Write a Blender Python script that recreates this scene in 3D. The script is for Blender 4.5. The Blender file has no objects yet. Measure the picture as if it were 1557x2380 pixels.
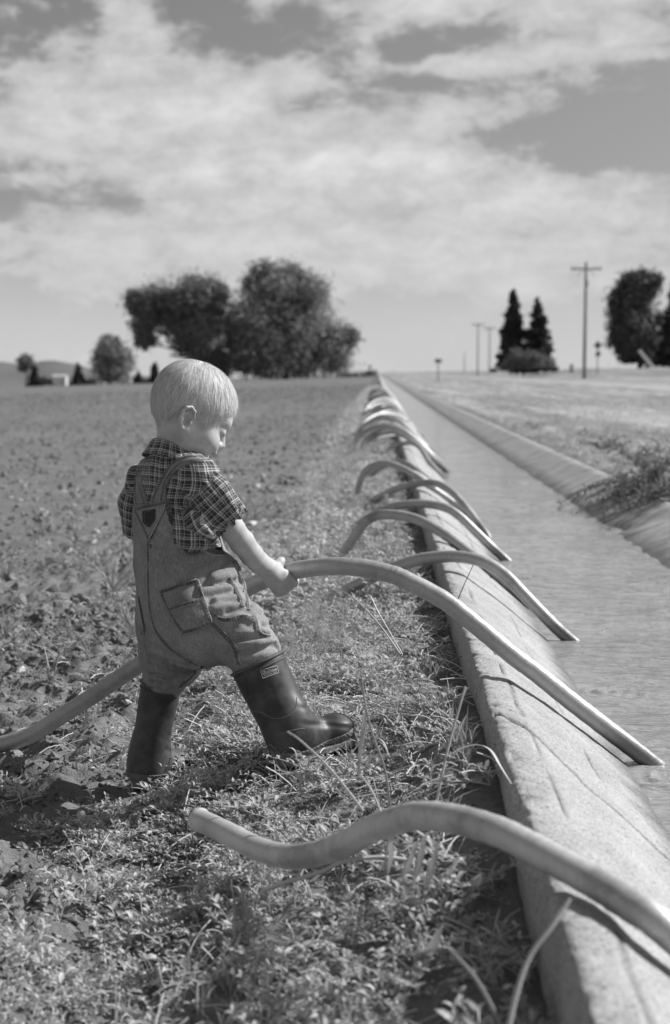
import bpy, bmesh, math, random
import numpy as np
from mathutils import Vector, Matrix
from mathutils.bvhtree import BVHTree

R = math.radians
random.seed(11)
rng = np.random.default_rng(11)
scene = bpy.context.scene
COL = scene.collection

# ------------------------------------------------------------------ camera
F, CX, CY = 3305.6, 778.5, 1190.0       # focal length and centre in pixels of a 1557 x 2380 picture
PITCH, CAMH = R(5.6), 0.85
DITCH = R(1.7)                          # the ditch runs this much to the right of the view axis
cam_d = bpy.data.cameras.new('Camera')
cam = bpy.data.objects.new('Camera', cam_d)
COL.objects.link(cam)
cam.location = (0, 0, CAMH)
cam.rotation_euler = (R(90) - PITCH, 0, 0)
cam_d.sensor_fit = 'VERTICAL'
cam_d.sensor_height = 36
cam_d.sensor_width = 24
cam_d.lens = 50
cam_d.clip_start = 0.05
cam_d.clip_end = 20000
cam_d.dof.use_dof = True
cam_d.dof.focus_distance = 2.95
cam_d.dof.aperture_fstop = 4.6
scene.camera = cam

scene.view_settings.view_transform = 'Standard'
scene.view_settings.look = 'None'
scene.view_settings.exposure = 0.2
scene.view_settings.gamma = 1.0
scene.cycles.max_bounces = 6
scene.cycles.transparent_max_bounces = 8
scene.cycles.use_denoising = True

# sun: to the right, a little beyond the child, 40 degrees up
SUN = Vector((1.12, 0.37, 1.0)).normalized()
sd = bpy.data.lights.new('sun', 'SUN')
sd.energy = 4.8
sd.angle = R(0.5)
sd.color = (1, 1, 1)                    # black and white photograph
so = bpy.data.objects.new('sun', sd)
COL.objects.link(so)
so.rotation_euler = SUN.to_track_quat('Z', 'Y').to_euler()


# ------------------------------------------------------------------ node helper
class NT:
    def __init__(s, tree):
        s.t = tree
        s.t.nodes.clear()

    def n(s, kind, **kw):
        nd = s.t.nodes.new(kind)
        for k, v in kw.items():
            if k.startswith('i_'):
                key = k[2:]
                key = int(key) if key.isdigit() else key.replace('__', ' ')
                s.put(nd.inputs[key], v)
            else:
                setattr(nd, k, v)
        return nd

    def put(s, sock, v):
        if hasattr(v, 'is_linked') or hasattr(v, 'links'):
            s.t.links.new(v, sock)
        elif isinstance(v, bpy.types.Node):
            s.t.links.new(v.outputs[0], sock)
        else:
            if sock.type == 'RGBA' and isinstance(v, (int, float)):
                v = (v, v, v, 1)
            sock.default_value = v

    def math(s, op, a, b=None, c=None, clamp=False):
        nd = s.t.nodes.new('ShaderNodeMath')
        nd.operation = op
        nd.use_clamp = clamp
        s.put(nd.inputs[0], a)
        if b is not None:
            s.put(nd.inputs[1], b)
        if c is not None:
            s.put(nd.inputs[2], c)
        return nd.outputs[0]

    def noise(s, vec, scale, detail=4, rough=0.55, dist=0.0):
        nd = s.n('ShaderNodeTexNoise')
        s.put(nd.inputs['Vector'], vec)
        nd.inputs['Scale'].default_value = scale
        nd.inputs['Detail'].default_value = detail
        nd.inputs['Roughness'].default_value = rough
        nd.inputs['Distortion'].default_value = dist
        return nd.outputs['Fac']

    def vor(s, vec, scale, feature='F1'):
        nd = s.n('ShaderNodeTexVoronoi', feature=feature)
        s.put(nd.inputs['Vector'], vec)
        nd.inputs['Scale'].default_value = scale
        return nd.outputs['Distance']

    def ramp(s, fac, lo, hi, a=0.0, b=1.0, smooth=False):
        nd = s.n('ShaderNodeMapRange')
        if smooth:
            nd.interpolation_type = 'SMOOTHSTEP'
        s.put(nd.inputs['Value'], fac)
        s.put(nd.inputs['From Min'], lo)
        s.put(nd.inputs['From Max'], hi)
        s.put(nd.inputs['To Min'], a)
        s.put(nd.inputs['To Max'], b)
        return nd.outputs['Result']

    def scale(s, vec, xyz):
        nd = s.n('ShaderNodeMapping')
        s.put(nd.inputs['Vector'], vec)
        nd.inputs['Scale'].default_value = xyz
        return nd.outputs[0]

    def bump(s, h, strength=0.5, dist=0.01, normal=None):
        nd = s.n('ShaderNodeBump')
        nd.inputs['Strength'].default_value = strength
        nd.inputs['Distance'].default_value = dist
        s.put(nd.inputs['Height'], h)
        if normal is not None:
            s.put(nd.inputs['Normal'], normal)
        return nd.outputs[0]

    def mix(s, f, a, b):
        return s.math('ADD', s.math('MULTIPLY', a, s.math('SUBTRACT', 1.0, f)), s.math('MULTIPLY', b, f))


def new_mat(name):
    m = bpy.data.materials.new(name)
    m.use_nodes = True
    return m, NT(m.node_tree)


def finish(nt, base, rough=0.8, spec=0.3, metal=0.0, normal=None, transl=0.0, **kw):
    p = nt.n('ShaderNodeBsdfPrincipled')
    nt.put(p.inputs['Base Color'], base)
    nt.put(p.inputs['Roughness'], rough)
    nt.put(p.inputs['Specular IOR Level'], spec)
    nt.put(p.inputs['Metallic'], metal)
    for k, v in kw.items():
        nt.put(p.inputs[k.replace('_', ' ')], v)
    if normal is not None:
        nt.put(p.inputs['Normal'], normal)
    out = nt.n('ShaderNodeOutputMaterial')
    sh = p.outputs[0]
    if transl:
        tr = nt.n('ShaderNodeBsdfTranslucent')
        nt.put(tr.inputs['Color'], base)
        mx = nt.n('ShaderNodeMixShader')
        mx.inputs[0].default_value = transl
        nt.t.links.new(sh, mx.inputs[1])
        nt.t.links.new(tr.outputs[0], mx.inputs[2])
        sh = mx.outputs[0]
    nt.t.links.new(sh, out.inputs['Surface'])


# ------------------------------------------------------------------ sky
world = bpy.data.worlds.new('World')
scene.world = world
world.use_nodes = True
W = NT(world.node_tree)
tc = W.n('ShaderNodeTexCoord')
sky = W.n('ShaderNodeTexSky', sky_type='NISHITA', sun_disc=False)
sky.sun_elevation = math.asin(SUN.z)
sky.sun_rotation = math.atan2(SUN.x, SUN.y)
sky.air_density = 1.0
sky.dust_density = 2.0
bw = W.n('ShaderNodeRGBToBW')
W.t.links.new(sky.outputs[0], bw.inputs[0])
sep = W.n('ShaderNodeSeparateXYZ')
W.t.links.new(tc.outputs['Generated'], sep.inputs[0])
U = W.math('ARCTAN2', sep.outputs[0], sep.outputs[1])
V = W.math('ARCSINE', sep.outputs[2])


def sky_blob(px, py, rx, ry, amp, ang=0.0):
    u0, v0 = (px - CX) / F, (866 - py) / F
    du = W.math('SUBTRACT', U, u0)
    dv = W.math('SUBTRACT', V, v0)
    c, s_ = math.cos(ang), math.sin(ang)
    a = W.math('DIVIDE', W.math('ADD', W.math('MULTIPLY', du, c), W.math('MULTIPLY', dv, s_)), rx / F)
    b = W.math('DIVIDE', W.math('SUBTRACT', W.math('MULTIPLY', dv, c), W.math('MULTIPLY', du, s_)), ry / F)
    q = W.math('ADD', W.math('MULTIPLY', a, a), W.math('MULTIPLY', b, b))
    return W.math('MULTIPLY', W.math('POWER', 2.718, W.math('MULTIPLY', q, -1.0)), amp)


comb = W.n('ShaderNodeCombineXYZ')
W.put(comb.inputs[0], U)
W.put(comb.inputs[1], W.math('MULTIPLY', V, 1.9))
comb.inputs[2].default_value = 3.7
n1 = W.noise(comb.outputs[0], 13.0, 10, 0.62, 0.25)
n2 = W.noise(comb.outputs[0], 34.0, 7, 0.62, 0.3)
# cloud banks as they stand over the field: direction, spread, amount
BLOBS = [(1250, 20, 480, 110, 1.0, 0), (1350, 160, 190, 34, .75, 0), (1060, 188, 170, 36, .62, .12),
         (250, 0, 380, 40, .42, 0), (700, 10, 300, 55, .30, -.1),
         (335, 105, 95, 55, .70, 0), (190, 205, 190, 75, .50, 0), (470, 205, 150, 75, .55, -.3),
         (710, 215, 75, 25, .5, 0), (640, 300, 430, 80, .52, 0), (1120, 280, 190, 36, .55, .05),
         (230, 330, 330, 90, .55, 0), (500, 420, 420, 55, .60, 0), (900, 380, 330, 60, .55, 0),
         (1230, 455, 80, 50, .40, 0), (1460, 470, 170, 55, .55, .1), (1000, 500, 520, 80, .55, 0),
         (400, 580, 700, 90, .60, 0), (1100, 610, 520, 80, .50, 0),
         (560, 95, 330, 48, -.20, -.05), (1390, 330, 230, 80, -.40, .06), (1000, 150, 160, 30, -.2, 0),
         (80, 110, 150, 50, -.15, 0), (1000, 215, 110, 22, -.35, 0), (150, 480, 260, 40, -.1, 0)]
acc = None
for b_ in BLOBS:
    q_ = sky_blob(*b_)
    acc = q_ if acc is None else W.math('ADD', acc, q_)
dens = W.math('ADD', acc, W.math('MULTIPLY', W.math('SUBTRACT', n1, 0.5), 2.1))
dens = W.math('ADD', dens, W.math('MULTIPLY', W.math('SUBTRACT', n2, 0.5), 0.85))
away = W.ramp(W.math('ABSOLUTE', U), 0.4, 1.1, 0.0, 0.12, True)      # unseen cloud beside and behind the camera, added to raise the fill light
dens = W.math('ADD', dens, away)
dens = W.math('MULTIPLY', dens, 0.9)
mask = W.ramp(dens, 0.06, 0.42, 0.0, 1.0, True)
cloudv = W.math('ADD', W.ramp(dens, 0.1, 1.25, 0.40, 0.64), W.math('MULTIPLY', W.math('SUBTRACT', n2, 0.5), 0.30))
clear = W.math('MULTIPLY', bw.outputs[0], 0.068)
hz = W.ramp(V, 0.01, 0.135, 0.90, 0.0, True)        # thin veil of far cloud above the horizon
lum = W.mix(mask, clear, cloudv)
lum = W.mix(hz, lum, W.math('ADD', 0.565, W.math('MULTIPLY', W.math('SUBTRACT', n1, 0.5), 0.08)))
SKYDBG = (clear, lum)
bg = W.n('ShaderNodeBackground')
W.put(bg.inputs['Color'], lum)
bg.inputs['Strength'].default_value = 1.0
wo = W.n('ShaderNodeOutputWorld')
W.t.links.new(bg.outputs[0], wo.inputs[0])


# ------------------------------------------------------------------ helpers
CAM = np.array([0, 0, CAMH])
RIGHT = np.array([1.0, 0, 0])
UPV = np.array([0, math.sin(PITCH), math.cos(PITCH)])
FWD = np.array([0, math.cos(PITCH), -math.sin(PITCH)])


def ray(px, py):
    return RIGHT * ((px - CX) / F) + UPV * (-(py - CY) / F) + FWD


def P(px, py, zc):
    """point seen at a pixel of the 1557 x 2380 picture, zc metres down the view axis"""
    return CAM + ray(px, py) * zc


def on_z(px, py, z):
    d = ray(px, py)
    return CAM + d * ((z - CAMH) / d[2])


cD, sD = math.cos(DITCH), math.sin(DITCH)


def to_world(x, y, z):
    """ditch coordinates (across, along, up) to world"""
    return np.stack([x * cD + y * sD, -x * sD + y * cD, z], -1)


def to_ditch(p):
    p = np.asarray(p)
    return np.stack([p[..., 0] * cD - p[..., 1] * sD, p[..., 0] * sD + p[..., 1] * cD, p[..., 2]], -1)


def hash2(i, j, seed):
    h = (i * 374761393 + j * 668265263 + seed * 974634777) & 0xffffffff
    h = ((h ^ (h >> 13)) * 1274126177) & 0xffffffff
    return ((h ^ (h >> 16)) & 0xffff) / 65535.0


def vnoise(x, y, seed=0):
    xi, yi = np.floor(x).astype(np.int64), np.floor(y).astype(np.int64)
    fx, fy = x - xi, y - yi
    fx, fy = fx * fx * (3 - 2 * fx), fy * fy * (3 - 2 * fy)
    a, b = hash2(xi, yi, seed), hash2(xi + 1, yi, seed)
    c, d = hash2(xi, yi + 1, seed), hash2(xi + 1, yi + 1, seed)
    return (a * (1 - fx) + b * fx) * (1 - fy) + (c * (1 - fx) + d * fx) * fy


def fbm(x, y, oct=4, seed=0, gain=.5):
    s, a, t = 0, 1, 0
    for k in range(oct):
        s = s + a * vnoise(x * 2 ** k + 17.3 * k, y * 2 ** k - 9.1 * k, seed + k)
        t += a
        a *= gain
    return s / t - .5


def smooth(a, b, x):
    t = np.clip((x - a) / (b - a), 0, 1)
    return t * t * (3 - 2 * t)


def mesh_obj(name, verts, faces, mat, parent=None, smooth_=True, link=True):
    me = bpy.data.meshes.new(name)
    verts = np.asarray(verts, dtype=np.float32).reshape(-1, 3)
    if isinstance(faces, np.ndarray):
        k = faces.shape[1]
        me.vertices.add(len(verts))
        me.vertices.foreach_set('co', verts.ravel())
        me.loops.add(faces.size)
        me.loops.foreach_set('vertex_index', faces.astype(np.int32).ravel())
        me.polygons.add(len(faces))
        me.polygons.foreach_set('loop_start', np.arange(0, faces.size, k, dtype=np.int32))
        me.polygons.foreach_set('loop_total', np.full(len(faces), k, dtype=np.int32))
        me.update(calc_edges=True)
        me.validate()
    else:
        me.from_pydata([tuple(map(float, v)) for v in verts], [], faces)
        me.update()
    if smooth_:
        me.polygons.foreach_set('use_smooth', np.ones(len(me.polygons), dtype=bool))
    for m in (mat if isinstance(mat, (list, tuple)) else [mat]):
        me.materials.append(m)
    o = bpy.data.objects.new(name, me)
    if link:
        COL.objects.link(o)
    if parent is not None:
        o.parent = parent
    return o


def tag(o, label=None, cat=None, group=None, kind=None):
    if label:
        o['label'] = label
    if cat:
        o['category'] = cat
    if group:
        o['group'] = group
    if kind:
        o['kind'] = kind
    return o


def grid_faces(n, m, loop=False):
    """quads of an n x m vertex grid (row-major); loop closes the m direction"""
    i = np.arange(n - 1)[:, None]
    j = np.arange(m if loop else m - 1)[None, :]
    j2 = (j + 1) % m
    return np.stack([i * m + j, i * m + j2, (i + 1) * m + j2, (i + 1) * m + j], -1).reshape(-1, 4)


def catmull(pts, n):
    pts = np.asarray(pts, float)
    p = np.vstack([2 * pts[0] - pts[1], pts, 2 * pts[-1] - pts[-2]])
    out = []
    for i in range(1, len(p) - 2):
        t = np.linspace(0, 1, n, endpoint=False)[:, None]
        a, b, c, d = p[i - 1], p[i], p[i + 1], p[i + 2]
        out.append(.5 * (2 * b + (c - a) * t + (2 * a - 5 * b + 4 * c - d) * t ** 2 + (3 * b - a - 3 * c + d) * t ** 3))
    out.append(pts[-1:])
    return np.vstack(out)


def frames(path):
    T = np.gradient(path, axis=0)
    T /= np.linalg.norm(T, axis=1)[:, None]
    n = np.cross(T[0], [0, 0, 1.0])
    if np.linalg.norm(n) < 1e-3:
        n = np.array([1.0, 0, 0])
    n /= np.linalg.norm(n)
    N = [n]
    for i in range(1, len(path)):
        v = N[-1] - T[i] * np.dot(N[-1], T[i])
        N.append(v / np.linalg.norm(v))
    N = np.array(N)
    return T, N, np.cross(T, N)


def tube(path, rad, seg=20, cap=True):
    """swept tube: vertices and faces; rad scalar or per point"""
    path = np.asarray(path, float)
    rad = np.broadcast_to(np.asarray(rad, float), (len(path),))
    T, N, B = frames(path)
    a = np.linspace(0, 2 * np.pi, seg, endpoint=False)
    v = path[:, None] + rad[:, None, None] * (np.cos(a)[None, :, None] * N[:, None] + np.sin(a)[None, :, None] * B[:, None])
    f = [tuple(q) for q in grid_faces(len(path), seg, True)]
    if cap:
        f.append(tuple(range(seg))[::-1])
        f.append(tuple(range((len(path) - 1) * seg, len(path) * seg)))
    return v.reshape(-1, 3), f


class MB:
    """collects pieces of one mesh"""
    def __init__(s):
        s.v, s.f, s.k = [], [], 0

    def add(s, v, f):
        s.v.append(np.asarray(v, float).reshape(-1, 3))
        s.f += [tuple(int(i) + s.k for i in q) for q in f]
        s.k += len(s.v[-1])

    def box(s, c, d, rz=0.0, M=None):
        c, d = np.array(c, float), np.array(d, float) / 2
        q = np.array([[x, y, z] for x in (-1, 1) for y in (-1, 1) for z in (-1, 1)]) * d
        if M is not None:
            q = q @ np.array(M).T
        elif rz:
            k, l = math.cos(rz), math.sin(rz)
            q = np.stack([q[:, 0] * k - q[:, 1] * l, q[:, 0] * l + q[:, 1] * k, q[:, 2]], -1)
        s.add(q + c, [(0, 1, 3, 2), (4, 6, 7, 5), (0, 4, 5, 1), (2, 3, 7, 6), (0, 2, 6, 4), (1, 5, 7, 3)])

    def build(s, name, mat, parent=None, smooth_=False):
        return mesh_obj(name, np.vstack(s.v), s.f, mat, parent, smooth_)
# ------------------------------------------------------------------ materials of the setting
def mat_soil():
    m, t = new_mat('soil')
    g = t.n('ShaderNodeNewGeometry')
    pos = g.outputs['Position']
    n1 = t.noise(pos, 3.0, 6, .6)
    n2 = t.noise(pos, 45.0, 5, .65)
    n3 = t.noise(pos, 260.0, 3, .6)
    n4 = t.noise(pos, 0.12, 4, .5)
    base = t.math('ADD', t.ramp(n1, .3, .7, .155, .215), t.ramp(n2, .3, .7, -.035, .045))
    base = t.math('ADD', base, t.ramp(n3, .3, .7, -.03, .03))
    # far over the field the young crop closes up and reads paler
    sx = t.n('ShaderNodeSeparateXYZ')
    t.put(sx.inputs[0], pos)
    far = t.ramp(sx.outputs[1], 5.0, 60.0, 0.0, 1.0)
    crop = t.ramp(t.noise(t.scale(pos, (1, .35, 1)), 2.2, 5, .7), .35, .7, .135, .225)
    base = t.mix(far, base, crop)
    rt = t.ramp(sx.outputs[0], 1.45, 1.8, 0.0, 1.0)
    # only the verge beside the channel is pale: use across-channel distance
    vx = t.math('SUBTRACT', sx.outputs[0], t.math('MULTIPLY', sx.outputs[1], math.tan(DITCH)))
    rt = t.ramp(vx, 1.30, 1.7, 0.0, 1.0)
    pale = t.math('ADD', t.ramp(t.noise(t.scale(pos, (1, .6, 1)), 1.3, 6, .65), .3, .7, .19, .36), t.ramp(n2, .3, .7, -.05, .05))
    track = t.ramp(t.noise(t.scale(pos, (1.6, .05, 1)), 1.4, 3, .5), .42, .60, -.05, .10)
    pale = t.math('ADD', pale, track)
    base = t.mix(rt, base, pale)
    base = t.math('ADD', base, t.ramp(n4, .3, .7, -.02, .02))
    h = t.math('ADD', t.math('MULTIPLY', n2, .7), t.math('MULTIPLY', n3, .3))
    finish(t, base, .95, .1, normal=t.bump(h, .9, .012))
    return m


def mat_concrete():
    m, t = new_mat('concrete')
    g = t.n('ShaderNodeNewGeometry')
    pos = g.outputs['Position']
    n1 = t.noise(pos, 9.0, 6, .6)
    n2 = t.noise(pos, 170.0, 4, .7)
    n3 = t.noise(pos, 420.0, 3, .6)
    pit = t.ramp(t.vor(pos, 80.0), .06, .24, 0.0, 1.0)
    pmask = t.ramp(t.noise(pos, 26.0, 3, .5), .44, .56, 1.0, 0.0)
    pit = t.math('MAXIMUM', pit, pmask)
    base = t.math('ADD', t.ramp(n1, .3, .7, .355, .465), t.ramp(n2, .3, .7, -.11, .075))
    base = t.math('ADD', base, t.ramp(n3, .35, .65, -.07, .06))
    base = t.math('MULTIPLY', base, t.ramp(pit, 0, 1, .40, 1.0))
    grit = t.ramp(t.noise(pos, 230.0, 2, .5), .40, .60, -.065, .05)
    base = t.math('ADD', base, grit)
    # damp line just above the water, streaks washed down the slope
    sx = t.n('ShaderNodeSeparateXYZ')
    t.put(sx.inputs[0], pos)
    wet = t.ramp(t.math('ADD', sx.outputs[2], t.math('MULTIPLY', t.math('SUBTRACT', n1, .5), .05)), .072, .115, .46, 1.0)
    vx = t.math('SUBTRACT', sx.outputs[0], t.math('MULTIPLY', sx.outputs[1], math.tan(DITCH)))
    right = t.ramp(vx, .8, .9, 0.0, 1.0)
    streak = t.noise(t.scale(pos, (2.0, 9.0, 2.0)), 1.6, 5, .6)
    streak = t.mix(right, 1.0, t.ramp(streak, .34, .58, .72, 1.08))
    base = t.math('MULTIPLY', t.math('MULTIPLY', base, wet), streak)
    crack = t.n('ShaderNodeAttribute', attribute_name='dirt')
    base = t.math('MULTIPLY', base, t.math('SUBTRACT', 1.0, t.math('MULTIPLY', crack.outputs['Fac'], .85)))
    h = t.math('ADD', t.math('MULTIPLY', n2, .6), t.math('MULTIPLY', pit, .5))
    h = t.math('ADD', h, t.math('MULTIPLY', n3, .3))
    finish(t, base, .9, .2, normal=t.bump(h, .7, .005))
    return m


def mat_water():
    m, t = new_mat('ditch_water')
    g = t.n('ShaderNodeNewGeometry')
    pos = g.outputs['Position']
    v = t.scale(pos, (.6, 2.4, 1.0))
    n1 = t.noise(v, 9.0, 4, .55, .6)
    n2 = t.noise(v, 42.0, 3, .5, .4)
    n3 = t.noise(pos, 2.0, 3, .5)
    base = t.ramp(n3, .3, .7, .31, .38)
    h = t.math('ADD', t.math('MULTIPLY', n1, 1.0), t.math('MULTIPLY', n2, .20))
    finish(t, base, .07, .5, normal=t.bump(h, .9, .040), IOR=1.33)
    return m


def mat_flat(name, lo, hi, sc=4.0, rough=.85, spec=.2, bump=0.0, bd=.01, transl=0.0, objspace=False, detail=5, stretch=None):
    m, t = new_mat(name)
    if objspace:
        vec = t.n('ShaderNodeTexCoord').outputs['Object']
    else:
        vec = t.n('ShaderNodeNewGeometry').outputs['Position']
    if stretch:
        vec = t.scale(vec, stretch)
    n1 = t.noise(vec, sc, detail, .6)
    base = t.ramp(n1, .3, .7, lo, hi)
    nb = t.bump(n1, bump, bd) if bump else None
    finish(t, base, rough, spec, normal=nb, transl=transl)
    return m


def mat_leaf(name, lo, hi, transl=.25, rough=.6):
    m, t = new_mat(name)
    g = t.n('ShaderNodeNewGeometry')
    oi = t.n('ShaderNodeObjectInfo')
    rnd = g.outputs['Random Per Island']
    v = t.math('ADD', t.math('MULTIPLY', rnd, .75), t.math('MULTIPLY', oi.outputs['Random'], .25))
    base = t.ramp(v, 0, 1, lo, hi)
    finish(t, base, rough, .25, transl=transl)
    return m


def mat_alu(name='dull_aluminium', k=1.0):
    m, t = new_mat(name)
    vec = t.n('ShaderNodeTexCoord').outputs['Object']
    n1 = t.noise(vec, 14.0, 6, .65)
    n2 = t.noise(vec, 120.0, 5, .7)
    n3 = t.noise(vec, 5.0, 3, .5)
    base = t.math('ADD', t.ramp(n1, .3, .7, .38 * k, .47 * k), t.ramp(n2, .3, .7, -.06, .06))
    sx = t.n('ShaderNodeSeparateXYZ')
    t.put(sx.inputs[0], t.n('ShaderNodeNewGeometry').outputs['Position'])
    vx = t.math('SUBTRACT', sx.outputs[0], t.math('MULTIPLY', sx.outputs[1], math.tan(DITCH)))
    wet = t.math('MULTIPLY', t.ramp(t.math('ADD', sx.outputs[2], t.math('MULTIPLY', n1, .05)), .135, .17, 1.0, 0.0), t.ramp(vx, .30, .36, 0.0, 1.0))
    base = t.math('MULTIPLY', base, t.math('SUBTRACT', 1.0, t.math('MULTIPLY', wet, .52)))
    mud = t.math('MULTIPLY', t.ramp(n3, .48, .62, 0.0, 1.0), t.ramp(n1, .42, .6, 0.0, 1.0))
    base = t.math('MULTIPLY', base, t.math('SUBTRACT', 1.0, t.math('MULTIPLY', mud, .42)))
    spots = t.math('MULTIPLY', t.ramp(n2, .56, .66, 0.0, 1.0), t.ramp(n3, .45, .6, 0.0, 1.0))
    base = t.math('MULTIPLY', base, t.ramp(spots, 0, 1, 1.0, .6))
    rough = t.ramp(n1, .3, .7, .38, .52)
    finish(t, base, rough, .5, metal=.35, normal=t.bump(n2, .25, .003))
    return m


M_SOIL, M_CONC, M_WATER = mat_soil(), mat_concrete(), mat_water()
M_ALU = mat_alu()


# ------------------------------------------------------------------ ground: one sheet in ditch coordinates
def spaced(lo, hi, step, grow, far_lo, far_hi):
    mid = list(np.arange(lo, hi + 1e-9, step))
    a, s = [], step
    x = lo
    while x > far_lo:
        s *= grow
        x -= s
        a.append(x)
    b, s = [], step
    x = hi
    while x < far_hi:
        s *= grow
        x += s
        b.append(x)
    return np.array(a[::-1] + mid + b)


def ground_z(x, y, detail=True):
    """height of the ground in ditch coordinates"""
    x, y = np.asarray(x, float), np.asarray(y, float)
    zl = np.interp(x, [-4000, -60, -3, -1, -.47, -.34, -.21, -.1, .20],
                   [-118, -1.75, -.06, -.02, -.005, .03, .092, .115, .12])
    zl = zl - .055 * smooth(2.75, 2.3, y) * smooth(.12, -.08, x) * smooth(-.50, -.36, x)
    zl = zl + .065 * smooth(.02, .16, x) * smooth(1.75, 2.2, y) * (1 - .45 * smooth(2.7, 3.3, y))
    zl = zl - smooth(290, 700, y) * 4.0
    zr = np.interp(x, [1.36, 1.52, 1.64, 2.2, 9, 13.4, 21.5, 23.5, 27, 60, 300, 4000],
                   [.13, .178, .20, .19, .18, .24, .27, .75, 1.25, 1.5, 2.5, 6.0])
    zr = zr - .10 * np.exp(-((x - 6.2) / 1.1) ** 2)
    w = x > .8
    z = np.where(w, zr, zl)
    if detail:
        near = smooth(14, 4, y) * smooth(-9, -3, x)
        clod = (.25 - np.abs(fbm(x * 9, y * 9, 3, 3)) * 1.6) * -.05 + fbm(x * 17, y * 17, 3, 7) * .05 + fbm(x * 42, y * 42, 3, 9) * .028
        tread = np.exp(-((x + .455) / .13) ** 2 - ((y - 2.90) / .17) ** 2)     # trodden flat under the rear boot
        near = near * (1 - .92 * tread)
        z = z - np.where(w, 0, .012 * tread)
        calm = np.interp(x, [-.75, -.35, .1, .2], [1.0, .55, .35, .15])
        z = z + np.where(w, 0, clod * near * calm * 1.25)
        z = z + np.where(w, (fbm(x * 3, y * 2, 4, 5) * .10 + fbm(x * 14, y * 14, 2, 15) * .03) * smooth(1.45, 1.8, x) * smooth(22, 12, x), 0)
        z = z + fbm(x * .05, y * .05, 3, 21) * .8 * smooth(24, 40, x) + fbm(x * .3, y * .3, 3, 23) * .25 * smooth(22, 26, x)
        z = z + fbm(x * .9, y * .9, 3, 31) * .05 * smooth(-.6, -3, x)
    return np.where((x > .21) & (x < 1.46), -.75, z)


gx = np.unique(np.round(np.concatenate([
    spaced(-1.35, .205, .0115, 1.09, -4000, .205)[:-1], [.205, .215, .5, 1.0, 1.455, 1.465, 1.475, 1.485],
    spaced(1.50, 2.7, .05, 1.10, 1.40, 4000)]), 4))
gx = gx[(gx <= .205) | (gx >= .21)]
gy = spaced(1.25, 4.3, .0115, 1.028, -25, 4500)
GX, GY = np.meshgrid(gx, gy)
GZ = ground_z(GX, GY)
ground = mesh_obj('ground', to_world(GX, GY, GZ).reshape(-1, 3), grid_faces(len(gy), len(gx)), M_SOIL)
tag(ground, kind='structure')


# ------------------------------------------------------------------ concrete channel
prof = [(.196, -.12), (.198, .03), (.199, .16), (.200, .236), (.2025, .2445), (.208, .2495), (.219, .2505), (.240, .2475), (.264, .2400),
        (.34, .190), (.42, .129), (.50, .067), (.60, -.01), (.80, -.16), (.93, -.16), (1.06, .018), (1.175, .067), (1.27, .108),
        (1.38, .155), (1.435, .178), (1.455, .186), (1.485, .188), (1.52, .184), (1.54, .14), (1.54, -.1)]
prof = np.array(prof)


def resample(p, step):
    d = np.r_[0, np.cumsum(np.linalg.norm(np.diff(p, axis=0), axis=1))]
    s = np.linspace(0, d[-1], int(d[-1] / step))
    return np.stack([np.interp(s, d, p[:, k]) for k in range(p.shape[1])], -1)


pa = resample(prof[:13], .006)
pb = resample(prof[12:], .02)[1:]
pr = np.vstack([pa, pb])
cy = spaced(1.2, 3.9, .0052, 1.03, -6, 900)
X = np.repeat(pr[None, :, 0], len(cy), 0)
Z = np.repeat(pr[None, :, 1], len(cy), 0)
Y = np.repeat(cy[:, None], len(pr), 1)
dx = np.gradient(pr[:, 0])
dz = np.gradient(pr[:, 1])
ln = np.hypot(dx, dz)
nx_, nz_ = -dz / ln, dx / ln                        # outward normal of the section
arc = np.r_[0, np.cumsum(np.hypot(np.diff(pr[:, 0]), np.diff(pr[:, 1])))][None, :]
disp = fbm(arc * 14 + Y * 0, Y * 14, 3, 41) * .0035 + fbm(arc * 60, Y * 60, 3, 47) * .0020
outer = np.exp(-((arc - .36) / .04) ** 2)            # crumbling outer arris
disp = disp + outer * (fbm(arc * 50, Y * 50, 4, 51) * .0065 - .001)
disp = disp - smooth(.66, .80, vnoise(arc * 45, Y * 45, 77)) * outer * .006
disp = disp + smooth(.30, .10, arc) * fbm(arc * 40, Y * 30, 3, 57) * .0045
dirt = np.zeros_like(disp)
for yc, wob, k in [(2.475, .05, 1.0), (3.45, .02, .6), (4.9, .03, 1), (7.0, .03, 1), (9.5, .03, 1), (12.1, .03, 1)]:
    wav = yc + wob * 1.3 * fbm(arc * 14, Y * 0 + yc, 4, 61) - 1.75 * np.clip(arc - .375, 0, .14) - .7 * np.clip(arc - .515, 0, .3)
    g_ = np.exp(-((Y - wav) / .0075) ** 2) * (.30 + 1.2 * vnoise(arc * 45, Y * 0 + yc, 63)) * smooth(.34, .355, arc)
    disp = disp - k * .014 * g_
    dirt = np.maximum(dirt, k * g_)
lc = .428 + .016 * fbm(Y * 3, Y * 0 + 3, 4, 71)
g_ = np.exp(-((arc - lc) / .0030) ** 2) * smooth(.30, .55, vnoise(Y * 11, Y * 0, 73))
disp = disp - .0035 * g_
dirt = np.maximum(dirt, .9 * g_)
lc2 = .575 + .03 * fbm(Y * 1.5, Y * 0 + 8, 4, 75)
g_ = np.exp(-((arc - lc2) / .0028) ** 2) * smooth(.35, .55, vnoise(Y * 8, Y * 0, 79))
disp = disp - .003 * g_
dirt = np.maximum(dirt, .8 * g_)
disp *= smooth(40, 15, Y)
X = X + disp * nx_[None]
Z = Z + disp * nz_[None]
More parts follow.
